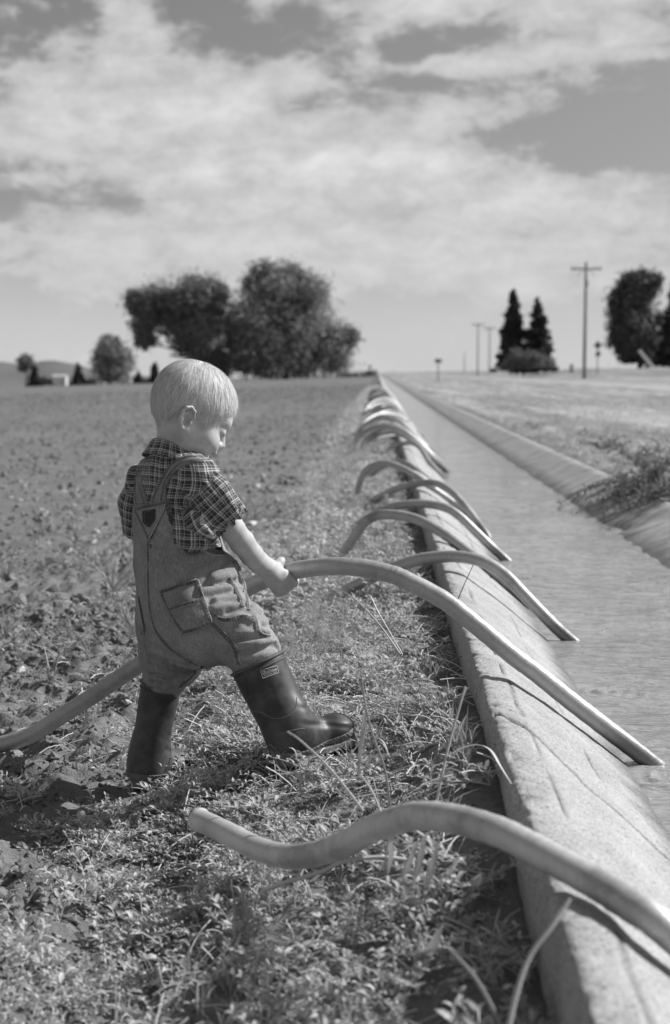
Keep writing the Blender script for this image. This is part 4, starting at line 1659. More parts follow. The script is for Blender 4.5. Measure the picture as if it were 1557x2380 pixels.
def overall_base(p):
    d = sdf_trunk(p, .0015)
    d = smin(d, s_ell(p, P(468, 1458, 2.815), (.079, .078, .083)), .028)
    d = smin(d, s_ell(p, P(400, 1455, 2.90), (.070, .075, .078)), .028)
    d = smin(d, s_ell(p, P(515, 1365, 2.865), (.042, .060, .060)), .03)
    legL = s_chain(p, [P(405, 1450, 2.90), P(393, 1530, 2.93), P(381, 1578, 2.955), P(374, 1625, 2.965)], [.078, .058, .040, .031], .02)
    legL = smin(legL, s_ell(p, P(428, 1545, 2.955), (.040, .045, .038)), .02)
    legR = s_chain(p, [P(500, 1432, 2.83), P(552, 1474, 2.79), P(588, 1515, 2.757), P(606, 1560, 2.746)], [.076, .060, .049, .040], .02)
    legR = smin(legR, s_ell(p, P(572, 1440, 2.81), (.032, .04, .026)), .02)
    d = smin(d, legL, .012)
    return smin(d, legR, .022)


LAID_O = lay(OV_FOLDS, overall_base, (-.47, 2.62, .14), (-.10, 3.10, .93))


def sdf_overall(p):
    d = overall_base(p) - fold_sum(p, LAID_O) * .85
    d = d + n3(p, 16, 23) * .008 + n3(p, 45, 29) * .0035
    return d


Vo, Fo = surface(sdf_overall, (-.47, 2.62, .14), (-.10, 3.10, .93), .0030)
Vo = relax(Vo, Fo, 1)
ov_full = bvh_of(Vo, Fo)
# top edge of the back panel, read as (angle round the trunk, height)
edge_px = [(345, 1166), (372, 1163), (388, 1166), (392, 1185), (397, 1210), (408, 1236), (425, 1255), (448, 1268), (478, 1278), (505, 1284), (524, 1284)]
tab = []
for x, y in edge_px:
    loc, nor = cast(ov_full, x, y)
    if loc is not None:
        a, b = trunk_uv(loc[None])
        tab.append((float(np.arctan2(a, -b)[0]), loc[2]))
tab.sort()
tth = np.array([0.0] + [t[0] for t in tab] + [2.2, 2.45, 3.2])
ttz = np.array([tab[0][1]] + [t[1] for t in tab] + [tab[-1][1] + .01, .80, .80])
o_ = np.argsort(tth)
tth, ttz = tth[o_], ttz[o_]
ao, bo = trunk_uv(Vo)
tho = np.arctan2(ao, -bo)
lim = np.interp(np.abs(tho), tth, ttz)
keep_v = Vo[:, 2] < lim
keep_f = keep_v[Fo].any(1)
# pull the outermost ring of the cut down to the edge line so that the hem is clean
Vo2 = Vo.copy()
Vo2[:, 2] = np.minimum(Vo[:, 2], lim)
Fo2 = Fo[keep_f]
used = np.unique(Fo2)
remap = -np.ones(len(Vo), int)
remap[used] = np.arange(len(used))
OVV, OVF = Vo2[used], remap[Fo2]
overalls = mesh_obj('overalls', OVV, OVF, [M_DENIM], person)
sol = overalls.modifiers.new('thickness', 'SOLIDIFY')
sol.thickness = .0018
sol.offset = -1
ov = bvh_of(OVV, OVF)
both = bvh_of(np.vstack([OVV, Vs]), np.vstack([OVF, Fs + len(OVV)]))


def surf_line(pts, bvh=None, step=2.5, sm=3):
    """pixel polyline laid onto the cloth: points and normals"""
    pts = catmull([(x, y) for x, y in pts], 8)
    L = np.r_[0, np.cumsum(np.linalg.norm(np.diff(pts, axis=0), axis=1))]
    s = np.arange(0, L[-1], step)
    out = []
    for x, y in zip(np.interp(s, L, pts[:, 0]), np.interp(s, L, pts[:, 1])):
        loc, nor = cast(bvh or ov, x, y)
        if loc is not None:
            out.append((loc, nor))
    A = np.array([o[0] for o in out])
    N = np.array([o[1] for o in out])
    for _ in range(sm):
        A[1:-1] = (A[:-2] + 2 * A[1:-1] + A[2:]) / 4
        N[1:-1] = (N[:-2] + 2 * N[1:-1] + N[2:]) / 4
    N /= np.linalg.norm(N, axis=1)[:, None]
    return A, N


class Tape:
    """strips of cloth or seam laid on a surface, gathered in one mesh with a 'run' coordinate"""
    def __init__(s):
        s.v, s.f, s.r, s.k = [], [], [], 0

    def add(s, A, N, w, h, prof=((-1, 0.0), (-.86, .85), (-.45, 1.0), (0, .82), (.45, 1.0), (.86, .85), (1, 0.0)), pucker=.12, sink=.0012):
        T = np.gradient(A, axis=0)
        T /= np.linalg.norm(T, axis=1)[:, None] + 1e-9
        S = np.cross(T, N)
        S /= np.linalg.norm(S, axis=1)[:, None] + 1e-9
        run = np.r_[0, np.cumsum(np.linalg.norm(np.diff(A, axis=0), axis=1))]
        puck = 1 + pucker * np.sin(run * 2 * np.pi / .0085 + 1.3 * np.sin(run * 90))
        rows, rr = [], []
        for q, z in prof:
            rows.append(A + S * (q * w / 2) + N * (z * h * puck - sink * (z == 0))[:, None])
            rr.append(np.stack([run, np.full(len(run), q), 0 * run], -1))
        v = np.stack(rows, 1)
        s.v.append(v.reshape(-1, 3))
        s.r.append(np.stack(rr, 1).reshape(-1, 3))
        s.f.append(grid_faces(len(A), len(prof)) + s.k)
        s.k += v.shape[0] * v.shape[1]

    def build(s, name, mat, parent):
        o = mesh_obj(name, np.vstack(s.v), np.vstack(s.f), [mat], parent)
        set_vec(o, 'run', np.vstack(s.r))
        return o


seam = Tape()
for pts, w, h in [
    ([(345, 1258), (346, 1300), (346, 1350), (348, 1400), (356, 1445), (372, 1480), (398, 1508), (430, 1530), (462, 1546)], .009, .0020),   # spine and seat seam
    ([(390, 1172), (393, 1195), (399, 1215), (410, 1238), (427, 1256), (450, 1269), (480, 1279), (506, 1285), (522, 1286)], .013, .0024),   # armhole hem
    ([(311, 1248), (309, 1220), (309, 1190), (313, 1165)], .009, .0020),
    ([(494, 1450), (515, 1470), (535, 1492), (548, 1510)], .011, .0022),                                                                     # side seam down the thigh
    ([(496, 1430), (512, 1440), (534, 1441), (556, 1434), (578, 1436), (592, 1446)], .010, .0030),                                            # hip pocket mouth
    ([(590, 1432), (596, 1450), (600, 1468), (612, 1476), (628, 1480)], .009, .0024),
    ([(548, 1512), (552, 1528), (556, 1545)], .012, .0024),
    ([(546, 1300), (560, 1340), (572, 1385), (578, 1420)], .008, .0020),
    ([(532, 1345), (548, 1370), (560, 1395), (564, 1412)], .009, .0022),
    ([(441, 1575), (428, 1585), (415, 1598)], .010, .0022),
    ([(470, 1548), (455, 1562), (440, 1576), (424, 1590)], .010, .0022),
]:
    A, N = surf_line(pts)
    if len(A) > 4:
        seam.add(A, N, w, h)
seam_o = seam.build('seam', M_SEAM, overalls)


def cloth_patch(name, poly, mat, parent, bvh, n=26, off=.0024, edge=True, ew=.0075):
    """flat piece sewn onto the surface: a pixel quad mapped as a grid, thick at the rim"""
    poly = np.array(poly, float)
    g = np.linspace(0, 1, n)
    U_, V2 = np.meshgrid(g, g)
    q = ((1 - U_) * (1 - V2))[..., None] * poly[0] + (U_ * (1 - V2))[..., None] * poly[1] + (U_ * V2)[..., None] * poly[2] + ((1 - U_) * V2)[..., None] * poly[3]
    A = np.zeros((n, n, 3))
    N = np.zeros((n, n, 3))
    for i in range(n):
        for j in range(n):
            loc, nor = cast(bvh, *q[i, j])
            if loc is None:
                loc, nor = A[i, j - 1], N[i, j - 1]
            A[i, j], N[i, j] = loc, nor
    for _ in range(4):
        A[1:-1, 1:-1] = (A[:-2, 1:-1] + A[2:, 1:-1] + A[1:-1, :-2] + A[1:-1, 2:]) / 4
        N[1:-1, 1:-1] = (N[:-2, 1:-1] + N[2:, 1:-1] + N[1:-1, :-2] + N[1:-1, 2:]) / 4
    N /= np.linalg.norm(N, axis=2)[..., None] + 1e-9
    top = A + N * off
    rim = np.concatenate([np.stack([np.zeros(n), np.arange(n)], 1), np.stack([np.arange(1, n), np.full(n - 1, n - 1)], 1),
                          np.stack([np.full(n - 1, n - 1), np.arange(n - 2, -1, -1)], 1), np.stack([np.arange(n - 2, 0, -1), np.zeros(n - 2)], 1)]).astype(int)
    base = A[rim[:, 0], rim[:, 1]] - N[rim[:, 0], rim[:, 1]] * .0015
    v = np.vstack([top.reshape(-1, 3), base])
    f = [tuple(x) for x in grid_faces(n, n)]
    m = len(rim)
    for k in range(m):
        k2 = (k + 1) % m
        f.append((rim[k, 0] * n + rim[k, 1], n * n + k, n * n + k2, rim[k2, 0] * n + rim[k2, 1]))
    o = mesh_obj(name, v, [tuple(int(i) for i in x) for x in f], [mat], parent)
    return o, top, N


# straps over the shoulders
def strap(left, right, name='strap'):
    n = 60
    l_, r_ = catmull(left, 12), catmull(right, 12)
    rs = lambda p: np.stack([np.interp(np.linspace(0, 1, n), np.linspace(0, 1, len(p)), p[:, k]) for k in (0, 1)], -1)
    l_, r_ = rs(l_), rs(r_)
    A, N = [], []
    m = 9
    for i in range(n):
        for j in range(m):
            x, y = l_[i] + (r_[i] - l_[i]) * j / (m - 1)
            loc, nor = cast(both, x, y)
            if loc is None:
                loc, nor = A[-1], N[-1]
            A.append(loc)
            N.append(nor)
    A, N = np.array(A).reshape(n, m, 3), np.array(N).reshape(n, m, 3)
    for _ in range(6):
        A[1:-1] = (A[:-2] + 2 * A[1:-1] + A[2:]) / 4
        A[:, 1:-1] = (A[:, :-2] + 2 * A[:, 1:-1] + A[:, 2:]) / 4
        N[1:-1] = (N[:-2] + 2 * N[1:-1] + N[2:]) / 4
    N /= np.linalg.norm(N, axis=2)[..., None]
    pr_ = np.array([-.3, 1.05, .85, 1.0, .85, 1.0, .85, 1.05, -.3])
    top = A + N * (.0042 * pr_)[None, :, None] + N * .0006
    o = mesh_obj(name, top.reshape(-1, 3), grid_faces(n, m), [M_DENIM2], overalls)
    s = o.modifiers.new('thickness', 'SOLIDIFY')
    s.thickness = .002
    s.offset = -1
    t = Tape()
    for c in (2, 6):
        t.add(top[:, c], N[:, c], .006, .0011, pucker=.4)
    t.build('stitching', M_SEAM, o)
    return o


strap([(349, 1168), (358, 1146), (370, 1118), (386, 1092), (404, 1072), (428, 1062), (450, 1062)],
      [(387, 1166), (387, 1145), (389, 1130), (397, 1112), (415, 1092), (446, 1078), (478, 1077)])
strap([(313, 1172), (311, 1155), (311, 1135), (317, 1110), (324, 1094)],
      [(347, 1168), (340, 1150), (333, 1130), (329, 1112), (328, 1096)])

# triangular yoke where the straps meet, with its dark shield
yoke, _, _ = cloth_patch('yoke', [(313, 1183), (391, 1166), (349, 1256), (346, 1257)], M_DENIM2, overalls, ov, off=.0036)
yb = bvh_of(np.array([v.co[:] for v in yoke.data.vertices]), [list(p.vertices) for p in yoke.data.polygons])
seam2 = Tape()
for pts in ([(315, 1185), (350, 1175), (388, 1168)], [(316, 1188), (330, 1218), (346, 1252)], [(388, 1172), (370, 1212), (349, 1252)]):
    A, N = surf_line(pts, yb)
    seam2.add(A, N, .0085, .0016, pucker=.5)
seam2.build('stitching', M_SEAM, yoke)
shield, st_, sn_ = cloth_patch('shield_patch', [(333, 1189), (361, 1183), (360, 1210), (334, 1215)], M_LEATHER, yoke, yb, n=14, off=.0030)
tip, _, _ = cloth_patch('shield_patch', [(334, 1214.5), (360, 1209.5), (347.5, 1225), (347, 1225.5)], M_LEATHER, yoke, yb, n=12, off=.0031)
tp = Tape()
sb = bvh_of(np.vstack([np.array([v.co[:] for v in shield.data.vertices]), np.array([v.co[:] for v in tip.data.vertices])]),
            [list(p.vertices) for p in shield.data.polygons] + [[i + len(shield.data.vertices) for i in p.vertices] for p in tip.data.polygons])
for pts in ([(335, 1191), (347, 1188.5), (359, 1186)], [(335.2, 1192), (336, 1212)], [(359.2, 1187), (358.5, 1208)], [(336, 1212), (341.5, 1218), (347, 1222.5)], [(358.5, 1208), (353, 1215), (347.5, 1222)]):
    A, N = surf_line(pts, sb, 1.2)
    if len(A) > 4:
        tp.add(A, N, .0012, .0006, pucker=0)
tp.build('outline', M_LEATHER2, shield)

# hip pocket with its double stitched rim
pocket, pt_, pn_ = cloth_patch('pocket', [(371, 1374), (461, 1346), (494, 1447), (424, 1476)], M_DENIM2, overalls, ov, n=34, off=.0050)
pb_ = bvh_of(np.array([v.co[:] for v in pocket.data.vertices]), [list(p.vertices) for p in pocket.data.polygons])
seam3 = Tape()
for pts, w in [([(373, 1377), (415, 1363), (459, 1349)], .009), ([(376, 1381), (400, 1430), (424, 1468)], .008), ([(458, 1352), (474, 1400), (489, 1444)], .008),
               ([(424, 1470), (456, 1462), (489, 1446)], .009), ([(393, 1417), (430, 1405), (474, 1391)], .007)]:
    A, N = surf_line(pts, pb_)
    seam3.add(A, N, w, .0016, pucker=.2)
seam3.build('stitching', M_SEAM, pocket)
lp_, _, _ = cloth_patch('pocket', [(317, 1388), (323, 1386), (338, 1467), (329, 1474)], M_DENIM2, overalls, ov, n=18, off=.0034)
lb_ = bvh_of(np.array([v.co[:] for v in lp_.data.vertices]), [list(p.vertices) for p in lp_.data.polygons])
seam4 = Tape()
for pts in ([(322, 1390), (329, 1430), (335, 1465)], [(318, 1391), (322, 1389)], [(330, 1470), (336, 1464)]):
    A, N = surf_line(pts, lb_)
    if len(A) > 3:
        seam4.add(A, N, .007, .0014, pucker=.5)
seam4.build('stitching', M_SEAM, lp_)

# ------------------------------------------------------------------ rubber boots
def frame3(ax, fwd):
    ax = unit(ax)
    f = unit(fwd - ax * np.dot(ax, fwd))
    return ax, f, np.cross(ax, f)


class Boot:
    def __init__(s, top, ank, rt, ra, heel, toe, solez):
        s.top, s.ank, s.rt, s.ra, s.heel, s.toe = [np.asarray(x, float) if np.ndim(x) else x for x in (top, ank, rt, ra, heel, toe)]
        s.fd = unit(s.toe - s.heel)
        s.sd = unit(np.cross(s.fd, [0, 0, 1.0]))
        s.up = np.cross(s.sd, s.fd)
        s.M = np.stack([s.fd, s.sd, s.up])
        s.L = np.linalg.norm(s.toe - s.heel)
        s.ax = unit(s.top - s.ank)

    def shaft(s, p):
        t = np.clip(((p - s.ank) @ s.ax) / np.linalg.norm(s.top - s.ank), -.1, 1)
        c = s.ank + (s.top - s.ank) * t[:, None]
        r = s.ra + (s.rt - s.ra) * np.clip(t, 0, 1)
        q = p - c
        d = np.linalg.norm(q, axis=1) - r
        return d

    def d(s, p):
        d = s.shaft(p)
        d = smax(d, (p - s.top) @ s.ax, .002)
        q = (p - s.heel) @ s.M.T
        foot = s_cone(q, (.030, 0, .036), (s.L - .034, 0, .024), .034, .026)
        foot = smin(foot, s_ell(q, (s.L - .040, 0, .026), (.041, .037, .030)), .01)
        foot = smin(foot, s_ell(q, (.034, 0, .060), (.034, .033, .045)), .02)
        d = smin(d, foot, .030)
        d = smax(d, -(q[:, 2] - .004), .004)
        for t_, w_ in ((.06, .0016), (.20, .0012)):
            u = (q[:, 0] * .35 + q[:, 2] - .075 - t_ * .22 + .006 * np.sin(q[:, 1] * 60))
            d = d + w_ * (np.exp(-(u / .0045) ** 2) - .6 * np.exp(-((u - .008) / .006) ** 2)) * smooth(.02, .06, q[:, 0])
        d = d + n3(p, 16, 37) * .0030
        return d

    def hollow(s, p):
        t = (p - s.ank) @ s.ax / np.linalg.norm(s.top - s.ank)
        c = s.ank + (s.top - s.ank) * t[:, None]
        d = np.linalg.norm(p - c, axis=1) - (s.ra + (s.rt - s.ra) * np.clip(t, 0, 1) - .0062)
        return np.maximum(d, (.84 - t) * .2)

    def full(s, p):
        return smax(s.d(p), -s.hollow(p), .001)

    def sole(s, p):
        q = (p - s.heel) @ s.M.T
        w = np.interp(q[:, 0], [-.004, .02, .06, .10, s.L - .03, s.L + .004], [.024, .033, .030, .034, .036, .018])
        e = np.sqrt((np.clip(np.abs(q[:, 1]) / w, 0, 9)) ** 2)
        out = np.maximum(np.abs(q[:, 1]) - w, np.maximum(-.006 - q[:, 0], q[:, 0] - s.L - .004))
        capsule = np.minimum(s_cone(q * [1, 1, 0], (.030, 0, 0), (s.L - .034, 0, 0), .036, .0375), 9)
        heelblk = np.where(q[:, 0] < .052, -.006, .0)
        zz = np.maximum(q[:, 2] - .0085, heelblk - .006 - q[:, 2])
        tread = .0022 * (np.sin(q[:, 0] * 2 * np.pi / .011) > .2) * (q[:, 2] < heelblk)
        return smax(capsule, zz + tread, .002)

    def band(s, p):
        """patterned rubber band between sole and upper"""
        q = (p - s.heel) @ s.M.T
        c = s.d(p) - .0022
        z = np.maximum(q[:, 2] - np.interp(q[:, 0], [0, .05, s.L * .6, s.L], [.020, .018, .021, .030]), .006 - q[:, 2])
        pat = np.maximum(np.sin((q[:, 0] + q[:, 1] * .6 + q[:, 2]) * 2 * np.pi / .0085), np.sin((q[:, 0] + q[:, 1] * .6 - q[:, 2]) * 2 * np.pi / .0085))
        return smax(c + .0012 * (pat < .55), z, .002)


bR = Boot(P(599, 1541, 2.752), P(672, 1700, 2.745), .0545, .0470, P(651, 1766, 2.722), P(818, 1712, 2.812), 0)
bL = Boot(P(375, 1590, 2.962), P(343, 1768, 2.975), .0425, .0360, P(316, 1818, 2.955), P(437, 1798, 3.06), 0)
bL.heel[2] = max(bL.heel[2], .004)


def make_boot(b, label):
    pts = np.stack([b.top, b.ank, b.heel, b.toe])
    lo_, hi_ = pts.min(0) - .075, pts.max(0) + .075
    v, f = surface(b.full, lo_, hi_, .0026)
    v = relax(v, f, 2)
    o = mesh_obj('boot', v, f, [M_RUBBER], person)
    o['label'] = label
    vs_, fs_ = surface(b.sole, lo_, hi_, .0024)
    mesh_obj('sole', vs_, fs_, [M_SOLE], o)
    vb_, fb_ = surface(b.band, lo_, hi_, .0017)
    mesh_obj('foxing_band', vb_, fb_, [M_DUSTRUB], o)
    # rolled rims round the mouth
    ax, f1, f2 = frame3(b.ax, FD)
    a = np.linspace(0, 2 * np.pi, 64)
    for off, r, th_ in ((.0, .0014, .0034), (-.011, .0012, .0020)):
        c = b.top + ax * off
        p = c + (np.cos(a)[:, None] * f1 + np.sin(a)[:, None] * f2) * (b.rt + r - .0014)
        vv, ff = tube(p, th_, 8, False)
        mesh_obj('rim', vv, ff, [M_RIM], o)
    return o, bvh_of(v, f)


bootR, bvR = make_boot(bR, 'forward rubber boot with a small printed badge and its toe raised')
bootL, bvL = make_boot(bL, 'rear rubber boot standing flat in the shade')


def px5(z):
    return [(510.7 + x * .232, 1463.6 + y * .232) for x, y in z]


ridge_mb = MB()
for pts in (px5([(300, 822), (410, 826), (470, 860), (540, 888), (620, 885), (700, 855), (755, 805), (770, 740), (768, 670)]),
            px5([(560, 1062), (650, 1030), (740, 1005), (855, 987)])):
    A, N = surf_line(pts, bvR, 2.0)
    ridge_mb.add(*tube(A + N * .0001, .0009, 6))
ridge_mb.build('moulded_ridge', M_DUSTRUB, bootR, True)

# printed badge on the boot: frame, word and small line
def boot_uv(u, v):
    """badge coordinates (0..1 across, 0..1 down) to picture pixels on the boot"""
    q = [np.array(t) for t in px5([(406, 408), (572, 362), (588, 432), (432, 487)])]
    a = q[0] * (1 - u) + q[1] * u
    b = q[3] * (1 - u) + q[2] * u
    return a * (1 - v) + b * v


def on_boot(u, v, lift):
    loc, nor = cast(bvR, *boot_uv(u, v))
    return loc + nor * lift


badge = MB()
for (u0, v0), (u1, v1) in [((0, 0), (1, 0)), ((1, 0), (1, 1)), ((1, 1), (0, 1)), ((0, 1), (0, 0))]:
    t = np.linspace(0, 1, 9)
    A = np.array([on_boot(u0 + (u1 - u0) * s, v0 + (v1 - v0) * s, .0005) for s in t])
    badge.add(*tube(A, .0007, 5))


def boot_text(word, u0, v0, u1, v1):
    c = bpy.data.curves.new('badge_text', 'FONT')
    c.body = word
    c.size = 1.0
    c.offset = .018
    o = bpy.data.objects.new('badge_text', c)
    COL.objects.link(o)
    dg = bpy.context.evaluated_depsgraph_get()
    me = bpy.data.meshes.new_from_object(o.evaluated_get(dg))
    bpy.data.objects.remove(o)
    co = np.array([v.co[:] for v in me.vertices])
    mn, mx = co.min(0), co.max(0)
    uu = u0 + (u1 - u0) * (co[:, 0] - mn[0]) / (mx[0] - mn[0])
    vv = v1 + (v0 - v1) * (co[:, 1] - mn[1]) / (mx[1] - mn[1])
    v = [on_boot(a, b, .0006) for a, b in zip(uu, vv)]
    badge.add(v, [tuple(p.vertices) for p in me.polygons])
    bpy.data.meshes.remove(me)


boot_text('LaCrosse', .27, .16, .95, .60)
boot_text('MADE IN USA', .10, .70, .93, .86)
for (u0, v0), (u1, v1) in [((.08, .20), (.22, .20)), ((.22, .20), (.22, .60)), ((.22, .60), (.08, .60)), ((.08, .60), (.08, .20)), ((.10, .56), (.20, .26))]:
    A = np.array([on_boot(u0 + (u1 - u0) * s, v0 + (v1 - v0) * s, .0005) for s in np.linspace(0, 1, 5)])
    badge.add(*tube(A, .0007, 5))
badge.build('badge', M_PRINT, bootR)
# ------------------------------------------------------------------ ground cover: plant and clod shapes placed over the soil
M_WEED = mat_leaf('weed_leaves', .34, .78, .38, .55)
M_WEEDD = mat_leaf('field_seedling_leaves', .22, .42, .25, .55)
M_STRAW = mat_leaf('dry_straw', .50, .78, .15, .7)
M_GRASS = mat_leaf('grass_blades', .34, .56, .25, .5)
M_CLOD = mat_flat('soil_clod', .15, .26, 60, .95, .05, .8, .006)
M_STONE = mat_flat('pale_stone', .42, .60, 70, .85, .15, .4, .003)
M_FEATHER = mat_leaf('feathery_weed', .40, .62, .2, .6)


class PB:
    """plant builder: leaves, blades and stems as faces"""
    def __init__(s):
        s.v, s.f, s.m = [], [], []

    def leaf(s, base, d, up, L, w, curl=.25, mi=0):
        d = unit(d)
        sd_ = unit(np.cross(d, up))
        n = np.cross(sd_, d)
        k = len(s.v)
        for t, ww, z in ((0, .12, 0), (.35, 1, .10), (.7, .8, .06), (1, .02, -curl)):
            c = base + d * L * t + n * L * z
            s.v += [c - sd_ * w * ww * .5 + n * w * .16 * ww, c - n * w * .05, c + sd_ * w * ww * .5 + n * w * .16 * ww]
        for r in range(3):
            a = k + 3 * r
            s.f += [(a, a + 1, a + 4, a + 3), (a + 1, a + 2, a + 5, a + 4)]
            s.m += [mi, mi]

    def stem(s, pts, w0, w1, mi=0):
        pts = np.asarray(pts, float)
        T, N, B = frames(pts)
        k = len(s.v)
        n = len(pts)
        for i in range(n):
            w = w0 + (w1 - w0) * i / (n - 1)
            for a in (0, 2.094, 4.189):
                s.v.append(pts[i] + (math.cos(a) * N[i] + math.sin(a) * B[i]) * w)
        for i in range(n - 1):
            for j in range(3):
                s.f.append((k + 3 * i + j, k + 3 * i + (j + 1) % 3, k + 3 * i + 3 + (j + 1) % 3, k + 3 * i + 3 + j))
                s.m.append(mi)

    def blade(s, pts, w, mi=0, up=(0, 0, 1.0)):
        pts = np.asarray(pts, float)
        T = np.gradient(pts, axis=0)
        T /= np.linalg.norm(T, axis=1)[:, None]
        k = len(s.v)
        n = len(pts)
        ref = unit(np.cross(T[0] + .3 * rng.normal(size=3), [.3, .2, 1]))
        for i in range(n):
            sd_ = unit(ref - T[i] * np.dot(ref, T[i]))
            nn = np.cross(sd_, T[i])
            ww = w * min(1, .5 + i / n * 1.5) * (1 - (i / (n - 1)) ** 3 * .95)
            s.v += [pts[i] - sd_ * ww * .5 + nn * ww * .15, pts[i], pts[i] + sd_ * ww * .5 + nn * ww * .15]
        for i in range(n - 1):
            a = k + 3 * i
            s.f += [(a, a + 1, a + 4, a + 3), (a + 1, a + 2, a + 5, a + 4)]
            s.m += [mi, mi]

    def build(s, name, mats, link=False, parent=None):
        o = mesh_obj(name, np.array(s.v), s.f, mats, parent, True, link)
        o.data.polygons.foreach_set('material_index', np.array(s.m, dtype=np.int32))
        return o


def rv(a=1.0):
    return rng.normal(size=3) * a


def mat_plant(nst, reach, hgt, leafL, step, mats):
    """low spreading weed: wiry stems with pairs of small oval leaves"""
    b = PB()
    for k in range(nst):
        a = rng.uniform(0, 2 * math.pi)
        L = reach * rng.uniform(.6, 1.15)
        t = np.linspace(0, 1, 7)
        h = hgt * rng.uniform(.4, 1.2)
        bend = rng.normal() * .5
        x = np.cos(a + bend * t) * L * t
        y = np.sin(a + bend * t) * L * t
        z = h * np.sin(t * math.pi * rng.uniform(.42, .8)) + .003
        pts = np.stack([x, y, z], -1)
        b.stem(pts, .0011, .0005, 1)
        m = int(L / step)
        for i in range(m):
            q = (i + 1) / m
            p = np.array([np.interp(q, t, pts[:, c]) for c in range(3)])
            dd = unit(np.array([math.cos(a + bend * q), math.sin(a + bend * q), .25]))
            for sg in (-1, 1):
                if rng.uniform() < .82:
                    d = dd * .6 + sg * np.array([-dd[1], dd[0], 0]) * .8 + np.array([0, 0, rng.uniform(-.1, .9)]) + rv(.2)
                    s = leafL * rng.uniform(.55, 1.3) * (1.1 - .35 * q)
                    b.leaf(p, d, np.array([0, 0, 1.0]) + rv(.35), s, s * rng.uniform(.30, .44), rng.uniform(-.05, .35))
    return b.build('weed', mats)


def tuft(n, L, w, mats, lean=.6):
    b = PB()
    for k in range(n):
        a = rng.uniform(0, 2 * math.pi)
        l = L * rng.uniform(.5, 1.2)
        e = lean * rng.uniform(.2, 1.3)
        t = np.linspace(0, 1, 6)
        r = l * e * t ** 1.6
        pts = np.stack([math.cos(a) * r + rng.normal() * .006, math.sin(a) * r + rng.normal() * .006, l * (t - .35 * e * t ** 2.2)], -1)
        b.blade(pts, w * rng.uniform(.6, 1.2))
    return b.build('grass_tuft', mats)


def straw_bits(n, L, mats):
    b = PB()
    for k in range(n):
        a = rng.uniform(0, 2 * math.pi)
        l = L * rng.uniform(.4, 1.2)
        c = np.array([rng.normal() * .03, rng.normal() * .03, rng.uniform(.004, .03)])
        d = np.array([math.cos(a), math.sin(a), rng.normal() * .18])
        t = np.linspace(-.5, .5, 4)[:, None]
        b.stem(c + d * l * t + np.array([0, 0, -.02]) * t ** 2 + rv(.001), .0013, .0009)
    return b.build('straw', mats)


def feather(mats, H_=.16):
    """fine pale weed like a small brush"""
    b = PB()
    for k in range(7):
        a = rng.uniform(0, 2 * math.pi)
        l = H_ * rng.uniform(.6, 1.1)
        t = np.linspace(0, 1, 5)
        e = rng.uniform(.1, .55)
        pts = np.stack([math.cos(a) * l * e * t, math.sin(a) * l * e * t, l * (t - .15 * t * t)], -1)
        b.stem(pts, .0012, .0005)
        for i in range(26):
            q = rng.uniform(.15, 1)
            p = np.array([np.interp(q, t, pts[:, c]) for c in range(3)])
            d = unit(rv() + np.array([0, 0, .6]))
            b.leaf(p, d, rv(), rng.uniform(.010, .022), .0022, .1)
    return b.build('feathery_weed', mats)


def clod(r, mats, flat=.7, seed=0):
    bm = bmesh.new()
    bmesh.ops.create_icosphere(bm, subdivisions=3, radius=1)
    co = np.array([v.co[:] for v in bm.verts])
    d = 1 + n3(co + seed * 3.1, 1.1, 5 + seed) * 1.3 + n3(co + seed, 2.7, 9) * .7 + n3(co + seed, 6.5, 19) * .35
    for _ in range(9):                                  # broken faces
        nv = unit(rng.normal(size=3))
        h_ = co @ nv
        co = co - np.outer(np.maximum(h_ - rng.uniform(.45, .8), 0), nv)
    for v, k, c in zip(bm.verts, d, co):
        v.co = Vector(c * k * r * np.array([1, rng.uniform(.95, 1.05), flat]))
    me = bpy.data.meshes.new('clod')
    bm.to_mesh(me)
    bm.free()
    me.polygons.foreach_set('use_smooth', np.ones(len(me.polygons), dtype=bool))
    me.materials.append(mats)
    return bpy.data.objects.new('clod', me)


